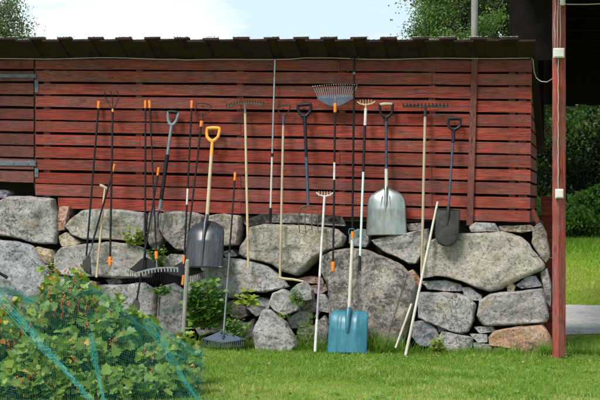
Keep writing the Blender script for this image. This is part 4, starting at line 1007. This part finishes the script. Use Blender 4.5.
def unit(v): return v/np.maximum(1e-9, np.linalg.norm(v, axis=-1, keepdims=True))
def rdir(n): return unit(rng.normal(size=(n, 3)))

# ------------------------------------------------------------------ grass
GZ = np.vectorize(gz)
def blades(pxr, pyr, n, lmin, lmax, wid, name, mat_, parent=None, tintf=None, path=None):
    pass
def lawn():
    n = 150000
    # uniform over the ground of the yard
    px = rng.uniform(-60, 660, n*2); dep = rng.uniform(9.5, 15.6, n*2)
    keep = rng.uniform(0, 1, n*2) < 0.9
    px, dep = px[keep][:n], dep[keep][:n]
    cp = np.array(CP); r_ = np.array(RIGHT); f_ = np.array(FWD)
    pts = cp+dep[:, None]*(f_+((px-300)/F)[:, None]*r_); 
    ok = (pts[:, 1] < -0.30) | (pts[:, 0] > CX+0.15)
    pts = pts[ok]; n = len(pts); pts[:, 2] = GZ(pts[:, 0], pts[:, 1])-0.004
    h = np.array([noise.noise(Vector((p[0]*1.3, p[1]*1.3, 0.3))) for p in pts]); h2 = np.array([noise.noise(Vector((p[0]*5, p[1]*5, 7.3))) for p in pts])
    base = np.clip(-0.15-pts[:, 1], 0, 1)          # distance to the wall foot
    long_ = np.clip(1-(base-0.25)/0.35, 0, 1)*(pts[:, 0] < CX+0.3)
    ln = rng.uniform(0.025, 0.05, n)*(1+0.5*h+0.4*h2)+long_*rng.uniform(0, 0.075, n)*(0.6+1.5*np.clip(h2+0.2, 0, 1))
    d = rdir(n)*0.75; d[:, 2] = np.abs(d[:, 2])+0.75; d = unit(d); u = unit(np.cross(d, rdir(n)))
    h3 = np.array([noise.noise(Vector((p[0]*2.4, p[1]*2.4, 17.3))) for p in pts])
    dry = np.clip((h3-0.2)*1.2, 0, 0.22)+np.clip((-3.0-pts[:, 1])*0.5, 0, 0.3)*(h2 > -0.1)
    tint = np.clip(rng.uniform(0.0, 0.7, n)+0.30*h+0.25*h2+dry+(rng.uniform(0, 1, n) > 0.93)*0.4, 0, 1)
    o = quads_object('lawn_grass', M['grass'], pts, d, u, ln, rng.uniform(0.004, 0.008, n), tint, kind='stuff', shape='blade')
    tag(o, 'bright short mown grass of the yard in front of the wall', 'grass')
lawn()
def meadow():
    n = 70000
    px = rng.uniform(520, 700, n); dep = 15.3*(44/15.3)**rng.uniform(0, 1, n)
    cp = np.array(CP); r_ = np.array(RIGHT); f_ = np.array(FWD)
    pts = cp+dep[:, None]*(f_+((px-300)/F)[:, None]*r_)
    py = HOR+F*EYE/dep
    ed = rng.normal(size=n)*0.9; ed = ed+1.2*np.sin(px*0.35)+0.8*np.sin(px*0.11+2); ok = ((py+ed*0.5 < 304.8) | (py+ed*1.6 > 335.5)) & ((dep > 17) | (pts[:, 0] > CX+0.4))
    pts = pts[ok]; dep = dep[ok]; n = len(pts); pts[:, 2] = GZ(pts[:, 0], pts[:, 1])-0.01
    h = np.array([noise.noise(Vector((p[0]*0.5, p[1]*0.25, 0.3))) for p in pts])
    band = np.exp(-((dep-34)/2.2)**2)
    ln = rng.uniform(0.03, 0.07, n)*(1+0.6*h)*(0.4+dep/30)+band*rng.uniform(0.05, 0.3, n)
    d = rdir(n)*0.6; d[:, 2] = np.abs(d[:, 2])+0.8; d = unit(d); u = unit(np.cross(d, rdir(n)))
    tint = np.clip(rng.uniform(0.0, 0.6, n)+(0.25+0.9*h)*(dep < 32)+0.1*(dep > 35)-0.3*band, 0, 1)
    o = quads_object('meadow_grass', M['meadow'], pts, d, u, ln, rng.uniform(0.008, 0.016, n)*dep/20, tint, kind='stuff', shape='blade')
    tag(o, 'pale green meadow grass beyond the gravel road', 'grass')
meadow()
def tufts(spots, name, label):
    C_, D_, Ln, T_ = [], [], [], []
    for (px, py, off, n, rad, l) in spots:
        c = W(px, py, off); c = np.array((c.x, c.y, 0 if py > 335 else c.z))
        p = c+rng.normal(size=(n, 3))*np.array([rad, rad*0.4, 0.0]); C_.append(p)
        d = rdir(n)*0.5; d[:, 2] = np.abs(d[:, 2])+0.8; d[:, 1] -= 0.1; D_.append(unit(d)); Ln.append(rng.uniform(0.4, 1, n)*l); T_.append(rng.uniform(0, 0.8, n))
    C_, D_, Ln, T_ = map(np.concatenate, (C_, D_, Ln, T_))
    o = quads_object(name, M['grass'], C_, D_, unit(np.cross(D_, rdir(len(C_)))), Ln, 0.006, T_, kind='stuff', shape='blade')
    tag(o, label, 'grass')
sp = []
for px in range(190, 552, 6):
    sp.append((px+random.uniform(-3, 3), 349+(px-190)*0.030, random.uniform(.36, .5), 26, 0.035, random.uniform(0.06, 0.17)))
for px in (376, 380, 385, 390, 396, 402, 372, 366): sp.append((px, 350, .48, 50, 0.05, random.uniform(0.2, 0.36)))
for px in (300, 305, 310, 316, 322): sp.append((px, 348, .44, 40, 0.04, random.uniform(0.16, 0.3)))
for px, py in ((292, 300), (298, 306), (312, 318), (306, 326), (284, 318), (270, 320)): sp.append((px, py, .42, 18, 0.03, 0.09))
for px in (547, 551, 544): sp.append((px, 366, .55, 90, 0.03, 0.2))
for px in (570, 576, 583, 590, 598, 606): sp.append((px, 352-(px-570)*0.2, 0.3, 70, 0.09, 0.17))
for px in (196, 202, 215, 240, 248, 260): sp.append((px, 345, .45, 40, 0.05, random.uniform(0.12, 0.25)))
tufts(sp, 'tall_grass', 'longer grass tufts growing along the foot of the boulders')
def lawn_weeds():
    C_, D_, L_ = [], [], []
    for k in range(420):
        c = G(random.uniform(190, 620), random.uniform(352, 405), 0.012)
        if noise.noise(c*1.1) < -0.05: continue
        r = random.uniform(0.012, 0.035)
        for j in range(random.randint(4, 8)):
            a = random.uniform(0, 6.28); C_.append(c+Vector((math.cos(a), math.sin(a), 0))*r*0.3); D_.append((math.cos(a), math.sin(a), random.uniform(.1, .8))); L_.append(r)
    C_ = np.array(C_); D_ = unit(np.array(D_)); n = len(C_)
    nn = rdir(n)*0.4+np.array([0, -0.3, 1.0]); o = quads_object('clover_leaves', M['weed'], C_, D_, unit(np.cross(unit(nn), D_)), np.array(L_), np.array(L_)*0.7, rng.uniform(0.1, 1, n), kind='stuff')
    tag(o, 'small clover and plantain leaves growing among the lawn grass', 'weeds')
lawn_weeds()
# white clover heads
cl = MB()
for k in range(34):
    px = random.uniform(290, 560) if k % 3 else random.uniform(330, 420); py = random.uniform(352, 372)
    c = G(px, py, 0.04); r = random.uniform(.0025, .005)
    cl.add([c+Vector((r, 0, 0)), c+Vector((0, r, 0)), c+Vector((-r, 0, 0)), c+Vector((0, -r, 0)), c+Vector((0, 0, r)), c-Vector((0, 0, r))],
           [(0, 1, 4), (1, 2, 4), (2, 3, 4), (3, 0, 4), (1, 0, 5), (2, 1, 5), (3, 2, 5), (0, 3, 5)])
o = cl.build('clover_flowers', M['white'], kind='stuff'); tag(o, 'tiny white clover flowers scattered in the lawn', 'flowers')

# dead leaves and bits of bark on the lawn near the wall
C_, D_ = [], []
for k in range(170):
    c = G(random.uniform(190, 600), 350+random.expovariate(1/9.0), 0.02); C_.append(c); D_.append(rdir(1)[0]*np.array([1, 1, 0.3]))
C_ = np.array(C_); D_ = unit(np.array(D_)); n = len(C_); sz = rng.uniform(0.012, 0.035, n)
M['litter'] = foliage('dry_leaf_litter', (0.12, 0.08, 0.04), (0.30, 0.21, 0.10), (0.45, 0.36, 0.18), 0.1, 0.8)
o = quads_object('leaf_litter', M['litter'], C_, D_, unit(np.cross(unit(rdir(n)*0.5+np.array([0, -.2, 1])), D_)), sz, sz*0.6, rng.uniform(0, 1, n), kind='stuff'); tag(o, 'dry brown leaves and bark bits scattered on the lawn by the stones', 'dead leaves')
# ------------------------------------------------------------------ weeds growing at the stones
def weed(px, py, off, wpx, hpx, nst, nlf, m, label, name='weed_plant', lsize=0.055, ground=False, droop=0.2):
    b = W(px, py, off)
    if ground: b.z = 0
    S_ = depth_of(b)/F; h = hpx*S_; wd = wpx*S_
    e = empty(name, b, label, 'plant', 'wild plants growing at the stone wall')
    sm = MB(); C_, D_, U_, Ln = [], [], [], []
    for k in range(nst):
        a = random.uniform(-1, 1); hh = h*random.uniform(0.65, 1)*(1-0.35*abs(a)); lean = Vector((a*wd*0.5, random.uniform(-.6, .1)*wd*0.35, hh))
        p0 = Vector((a*wd*0.12, 0, 0)); pts = [p0, p0.lerp(lean, .5)+Vector((0, -.01, .02)), lean]
        sm.tube(pts, [.003, .0025, .0015], 5)
        for j in range(nlf):
            f = (j+1.0)/nlf*0.97+0.03; p = p0.lerp(lean, f); s_ = 1.35*lsize*(1.15-0.5*f)*random.uniform(.8, 1.2)
            for sg in (0, 1):
                az = j*1.57+sg*math.pi+random.uniform(-.4, .4)
                d = Vector((math.cos(az), math.sin(az)*0.8-0.2, 0.35-droop*random.uniform(0, 2))).normalized()
                nn = Vector((random.uniform(-.6, .6), random.uniform(-1.0, -.3), random.uniform(.3, 1))); C_.append(p); D_.append(d); U_.append(nn.cross(d).normalized()); Ln.append(s_)
    sm.build('stem', M['stem'], parent=e, smooth=True)
    C_ = np.array(C_); n = len(C_)
    quads_object('leaves', m, C_, np.array(D_), np.array(U_), np.array(Ln), np.array(Ln)*0.75, np.clip(rng.uniform(0, 1, n)*0.9, 0, 1), parent=e)
weed(206, 330, .47, 40, 62, 24, 9, M['weed'], 'big nettle clump between the grey stake and the blue-grey leaf rake', 'nettle_plant', 0.07)
weed(219, 325, .44, 24, 40, 8, 6, M['weed'], 'looser green weed growing just behind the blue-grey leaf rake shaft', 'nettle_plant', 0.06)
weed(237, 345, .56, 30, 32, 14, 6, M['weed'], 'low green weed right of the blue-grey leaf rake head', 'nettle_plant', 0.045)
weed(249, 308, .42, 22, 18, 4, 3, M['fern'], 'bright broad-leaved plant in the gap under the lichened boulder', 'broad_leaf_plant', 0.08)
weed(134, 246, .22, 24, 26, 9, 6, M['fern'], 'yellow-green fern on the boulder behind the black rake shafts', 'fern_plant', 0.04)
weed(158, 268, .22, 18, 30, 6, 6, M['weed'], 'dark green plant in the joint behind the digging fork', 'weed_plant', 0.04)
weed(164, 296, .40, 26, 12, 6, 4, M['weed'], 'little green plant in the joint under the steel garden rake', 'weed_plant', 0.045)
weed(297, 304, .50, 14, 18, 6, 5, M['weed'], 'small green weed between the loose grey stones', 'weed_plant', 0.03)
weed(438, 352, .52, 18, 20, 9, 5, M['fern'], 'bright green weed at the foot of the wall right of the pale sticks', 'weed_plant', 0.04, True)
weed(306, 350, .42, 26, 36, 10, 6, M['weed'], 'scrubby weed left of the white rake foot', 'weed_plant', 0.03, True)
weed(52, 290, .30, 20, 34, 8, 6, M['fern'], 'yellow-green plant under the small ochre stone', 'weed_plant', 0.035)

# ------------------------------------------------------------------ currant bushes in the foreground
def currant(px, depth, wpx, top_py, nleaf, label, m=None, red=0.1, nb=50, name='currant_bush', lsz=0.074, dr=0.42):
    b = P(px, 0, depth); b.z = 0.0; S_ = depth/F
    h = P(px, top_py, depth).z; rx = wpx*S_/2; ry = dr
    e = empty(name, b, label, 'bush', 'currant bushes under the netting')
    sm = MB(); tips = []
    for k in range(26):
        a = random.uniform(0, 6.28); q = math.sqrt(random.uniform(0.02, 1)); tx_, ty_ = math.cos(a)*q*rx*0.9, math.sin(a)*q*ry*0.9
        hz = h*(0.97-0.38*q*q)*random.choice([random.uniform(0.66, 0.95), random.uniform(0.85, 1.02), random.uniform(1.0, 1.16)])
        p0 = Vector((tx_*0.15, ty_*0.15, 0)); p1 = Vector((tx_*0.55, ty_*0.55, hz*0.55)); p2 = Vector((tx_, ty_, hz)); tips.append((p0, p1, p2))
        sm.tube([p0, p1, p2], [.007, .005, .002], 6)
    sm.build('stems', M['stem'], parent=e, smooth=True)
    C_, T_ = [], []
    for k in range(nleaf):
        p0, p1, p2 = random.choice(tips); f = random.uniform(0.12, 1.04)
        p = (p0.lerp(p1, f*2) if f < .5 else p1.lerp(p2, f*2-1))+Vector((random.gauss(0, .038), random.gauss(0, .038), random.gauss(0, .03)))
        C_.append(p); T_.append(f)
    C_ = np.array(C_); n = len(C_); D_ = rdir(n); D_[:, 2] = D_[:, 2]*0.5-0.1; D_ = unit(D_+unit(C_*np.array([1, 1, 0]))*0.3)
    nn = rdir(n)*0.85; nn[:, 2] += 0.7; nn[:, 1] -= 0.75; U_ = unit(np.cross(unit(nn), D_))
    sz = rng.uniform(0.45, 1.25, n)*lsz
    ti = np.clip(rng.uniform(0, 0.75, n)+0.15*(np.array(T_)-0.6), 0, 1)
    quads_object('leaves', m or M['currant'], C_, D_, U_, sz, sz*1.0, ti, parent=e, shape='lobed')
    if red > 0:
        k = int(nleaf*red); sel = rng.choice(n, k, replace=False, p=(C_[:, 2].clip(0)**3)/np.sum(C_[:, 2].clip(0)**3))
        Cx = C_[sel]+rng.normal(size=(k, 3))*0.02; Dd = unit(D_[sel]+rdir(k)*0.4)
        quads_object('turning_leaves', M['currant_red'], Cx, Dd, unit(np.cross(Dd, rdir(k))), sz[sel]*0.6, sz[sel]*0.6, rng.uniform(0, 1, k), parent=e, shape='lobed')
    bm = MB()
    for k in range(nb):
        p0, p1, p2 = random.choice(tips); p = p1.lerp(p2, random.uniform(0.5, 1.02))+Vector((random.gauss(0, .05), -abs(random.gauss(0.03, .08)), 0.02))
        bm = MB()
        for j in range(random.randint(4, 9)):
            c = p+Vector((random.gauss(0, .006), random.gauss(0, .006), -j*0.011)); r = .0068; tt = random.random(); vs = []
            for i_ in range(3):
                la = -0.9+0.9*i_
                for q_ in range(6): vs.append(c+Vector((r*math.cos(la)*math.cos(q_*1.047), r*math.cos(la)*math.sin(q_*1.047), r*math.sin(la))))
            vs += [c-Vector((0, 0, r)), c+Vector((0, 0, r))]
            fs = [(i_*6+q_, i_*6+(q_+1) % 6, (i_+1)*6+(q_+1) % 6, (i_+1)*6+q_) for i_ in range(2) for q_ in range(6)]+[(18, (q_+1) % 6, q_) for q_ in range(6)]+[(19, 12+q_, 12+(q_+1) % 6) for q_ in range(6)]
            bm.add(vs, fs, tt)
        bm.build('berry_cluster', M['berry'], parent=e, smooth=True)
currant(66, 12.7, 92, 273, 3420, 'tallest currant bush with turning orange leaves and red berries at its top', red=0.16, nb=80)
currant(122, 12.3, 84, 305, 2700, 'green currant bush right of the tallest one, under the net', red=0.03, nb=25)
currant(168, 11.7, 62, 340, 1620, 'lowest currant bush at the right end, netted, beside the lawn', red=0.04, nb=14)
currant(10, 12.0, 76, 303, 2340, 'currant bush at the left edge with yellow and red leaves', red=0.25, nb=35)
currant(62, 11.3, 120, 338, 3060, 'dense green currant bush in front at the bottom of the picture', red=0.02, nb=20)
currant(30, 10.95, 116, 368, 3600, 'low currant growth at the bottom edge of the picture under the thick net fold', red=0.02, nb=16, dr=0.3)
currant(120, 10.95, 105, 374, 3000, 'low currant growth at the bottom edge of the picture between two net folds', red=0.02, nb=12, dr=0.3)
currant(176, 11.2, 46, 368, 1300, 'small end of the currant growth where the net meets the lawn', red=0.03, nb=8, dr=0.25)
currant(-40, 11.6, 80, 300, 1620, 'currant bush mostly beyond the left edge of the picture', red=0.1, nb=15)

# netting draped over the bushes
def net_surface(u, v):
    """u along the row (px), v from the top/back (0) to the ground in front (1)"""
    px = -20+u*220+3*math.sin(v*7)
    topy = 300-18*math.exp(-((px-70)/40)**2)+max(0, (px-95))*0.50+max(0, 60-px)*0.35
    dep = 12.6-1.0*u
    top = P(px, topy-3, dep-0.15)
    bot = P(px+8, 432, 10.35); bot.z = max(0.02, bot.z)
    q = top.lerp(bot, v); q.z += 0.17*math.sin(v*math.pi)*(1.0-0.6*u)
    q += Vector((0, 1, 0))*0.05*noise.noise(Vector((px*0.05, v*5, 1)))+Vector((0, 0, 1))*0.05*noise.noise(Vector((px*0.06, v*6, 5)))
    return q
ne = empty('garden_net', P(90, 300, 12.0), 'fine teal bird netting draped over the currant bushes', 'netting')
nm = MB(); NU, NV = 110, 70
def strand(pts, r):
    # three-sided thin strand
    nm.tube(pts, r, 3, caps=False)
for i in range(NU+1):
    strand([net_surface(i/NU, j/24) for j in range(25)], .0004)
for j in range(NV+1):
    strand([net_surface(i/40, j/NV) for i in range(41)], .0004)
child(nm, 'net_mesh', M['net'], ne)
# gathered folds of the net
def fold(path, width, nst, name='net_fold'):
    m_ = MB(); n = 26
    P_ = [Vector(q) for q in path]
    def at(f):
        k = min(len(P_)-2, int(f*(len(P_)-1))); g = f*(len(P_)-1)-k; g = g; return P_[k].lerp(P_[k+1], g)
    for s_ in range(nst):
        a = random.uniform(-1, 1); ph = random.uniform(0, 9); pts = []
        for k in range(n):
            f = k/(n-1); c = at(f); wv = width*(0.55+0.5*math.sin(f*4+ph*0.2))
            c = c+RIGHT*(a*wv+0.006*math.sin(f*19+ph))+UP*(0.5*a*wv+0.012*noise.noise(Vector((f*7, ph, 0))))-FWD*(0.02+0.03*noise.noise(Vector((f*5, a*3, ph))))
            pts.append(c-FWD*0.28)
        m_.tube(pts, .0008, 3, caps=False)
        if s_ % 2 == 0:
            m2 = []
            for k in range(n*2):
                f = k/(n*2-1); c = at(f); aa = math.sin(k*1.9+ph)*(0.6+0.7*noise.noise(Vector((f*6, 0, 3)))); wv = width*1.1
                m2.append(c+RIGHT*(aa*wv)+UP*(0.5*aa*wv)-FWD*0.31)
            m_.tube(m2, .0005, 3, caps=False)
    child(m_, name, M['net'], ne)
fold_a = ([P(-15, 268, 11.9), P(2, 288, 11.6), P(20, 308, 11.4), P(36, 326, 11.1), P(52, 345, 10.95), P(70, 363, 10.8), P(88, 384, 10.7), P(106, 408, 10.6)], 0.036, 18); fold(*fold_a)
fold([P(96, 330, 11.6), P(100, 352, 11.2), P(104, 372, 10.9), P(112, 404, 10.6)], 0.02, 12)
fold([P(150, 316, 12.2), P(162, 334, 11.9), P(172, 352, 11.6), P(186, 374, 11.2), P(206, 402, 10.8)], 0.04, 12)
fold([P(-15, 285, 12.1), P(10, 287, 12.2), P(26, 292, 12.3), P(40, 300, 12.3)], 0.06, 18)

# ------------------------------------------------------------------ trees and shrubs
def tree(name, base, height, crown_r, crown_c, nleaf, lsz, m, label, bark='bark', ntips=60, seed=0, group=None, spread=0.45, r0=None):
    rr = random.Random(seed)
    e = empty(name, base, label, 'tree' if 'shrub' not in name else 'shrub', group)
    tm = MB(); r0 = r0 or height*0.018
    tp = [Vector((0, 0, -0.1))]
    for k in range(1, 8): tp.append(Vector((0.04*height*noise.noise(Vector((k*.6, seed, 0))), 0.04*height*noise.noise(Vector((k*.6, seed, 5))), height*0.88*k/7)))
    tm.tube(tp, [r0*(1-0.11*k) for k in range(8)], 10); tm.build('trunk', M[bark], parent=e, smooth=True)
    lm = MB(); tips = []
    for k in range(ntips):
        th = rr.uniform(0, 6.28); ph = math.acos(rr.uniform(-0.85, 1)); q = rr.uniform(0.45, 1)**0.5
        bump_ = 1+(0.6 if name == 'dark_shrub' else 0.3)*noise.noise(Vector((math.cos(th)*1.7, math.sin(th)*1.7, math.cos(ph)*1.7+seed)))
        tpt = Vector((math.sin(ph)*math.cos(th)*crown_r[0], math.sin(ph)*math.sin(th)*crown_r[1], math.cos(ph)*crown_r[2]))*q*bump_+Vector((0, 0, crown_c))
        s_ = tp[min(7, max(2, int(tpt.z/height*7*0.7)))]
        mid = s_.lerp(tpt, 0.5)+Vector((0, 0, -0.04*height*0.5))
        lm.tube([s_, mid, tpt], [r0*.2, r0*.12, r0*.04], 5); tips.append((mid, tpt))
    lm.build('limbs', M[bark], parent=e, smooth=True)
    per = nleaf//ntips; C_, T_ = [], []
    for mid, tpt in tips:
        cl_ = rr.uniform(-0.35, 0.35); rad = spread*rr.uniform(0.6, 1.3)
        p = np.array(tpt)+rng.normal(size=(per, 3))*rad*np.array([1, 1, 0.62]); f = rng.uniform(0, 0.5, per)[:, None]**2
        p = p*(1-f)+np.array(mid)*f; C_.append(p); T_.append(np.clip(rng.uniform(0.1, 0.8, per)+cl_, 0, 1))
    C_ = np.concatenate(C_); T_ = np.concatenate(T_); n = len(C_); D_ = rdir(n); D_[:, 2] -= 0.25; D_ = unit(D_)
    nn = rdir(n)*0.8; nn[:, 2] += 0.7; U_ = unit(np.cross(unit(nn), D_)); sz = rng.uniform(.6, 1.3, n)*lsz
    quads_object('crown', m, C_, D_, U_, sz, sz*0.7, T_, parent=e)
    return e
def gp(px, d):
    p = P(px, 0, d); p.z = gz(p.x, p.y); return p
tree('broadleaf_tree', gp(470, 34), 8.2, (1.25, 1.9, 3.3), 5.0, 150000, 0.052, M['tree'], 'dense green tree rising behind the roof left of the dark shed', ntips=220, seed=3, spread=0.2, group='trees behind the barn')
tree('broadleaf_tree', gp(520, 36), 8.6, (2.0, 1.8, 3.3), 5.2, 36000, 0.09, M['tree'], 'green tree mostly hidden by the dark shed roof', ntips=130, seed=8, spread=0.32, group='trees behind the barn')
tree('birch_tree', gp(-2, 40), 7.2, (0.72, 1.1, 2.3), 4.3, 22000, 0.065, M['birch'], 'thin greyish birch crown above the left end of the roof', 'birch_bark', ntips=70, seed=21, spread=0.19, group='trees behind the barn')
tree('birch_tree', gp(-62, 44), 8.6, (1.4, 1.2, 3.2), 4.9, 8000, 0.09, M['birch'], 'birch beyond the left edge of the picture', 'birch_bark', ntips=46, seed=25, spread=0.3, group='trees behind the barn')
shl = ['dark shrub seen between the barn corner and the red post', 'dark leafy shrub just right of the red post', 'dark shrub at the right edge behind the meadow', 'tall dark shrub beyond the right edge of the picture', 'dark shrub in the second row behind the red post', 'dark shrub in the second row at the right edge', 'dark shrub behind the barn, hidden by its side wall', 'tall dark shrub at the far right of the second row']
for i, (px, d, h, rx) in enumerate(((556, 41, 4.2, 1.5), (588, 40.5, 4.4, 1.5), (622, 41, 4.6, 1.7), (665, 41, 4.8, 1.8), (572, 45, 6.4, 2.0), (610, 45.5, 6.6, 2.1), (520, 43, 4.8, 1.8), (655, 46, 6.8, 2.2))):
    tree('dark_shrub', gp(px, d), h, (rx, 1.3, h*0.5), h*0.48, 22000, 0.085, M['shrub'], shl[i], ntips=52, seed=40+i, spread=0.27, group='shrubs beyond the meadow', r0=0.05)
# tall herbs added before the shrubs, brighter green standing in for lit lower leaves
for i, (px, d, h, rx) in enumerate(((548, 38.5, 1.0, .5), (572, 38.2, 0.9, .5), (590, 38.6, 1.3, .55), (612, 38.3, 1.1, .6))):
    tree('low_shrub', gp(px, d), h, (rx, 0.5, h*0.5), h*0.5, 5000, 0.085, M['weed'], ['low bright green shrub seen between the barn corner and the red post', 'low bright green shrub close to the right side of the red post', 'taller bright green shrub at the meadow edge near the picture edge', 'bright green shrub just beyond the right edge of the picture'][i], ntips=26, seed=90+i, spread=0.14, group='low shrubs along the meadow edge', r0=0.02)
# far wood closing the view
C_ = []
n = 60000
px = rng.uniform(430, 760, n); dep = rng.uniform(49, 53, n); cp = np.array(CP)
pts = cp+dep[:, None]*(np.array(FWD)+((px-300)/F)[:, None]*np.array(RIGHT)); 
top = np.array([5.8+2.2*noise.noise(Vector((q*0.03, 2, 0))) for q in px]); pts[:, 2] = 0.5+rng.uniform(0, 1, n)*top
D_ = rdir(n); sz = rng.uniform(.15, .32, n)
o = quads_object('far_wood', M['shrub'], pts, D_, unit(np.cross(D_, rdir(n))), sz, sz*0.8, rng.uniform(0, 0.8, n), kind='stuff'); tag(o, 'dark mass of woodland foliage far behind the meadow', 'wood')
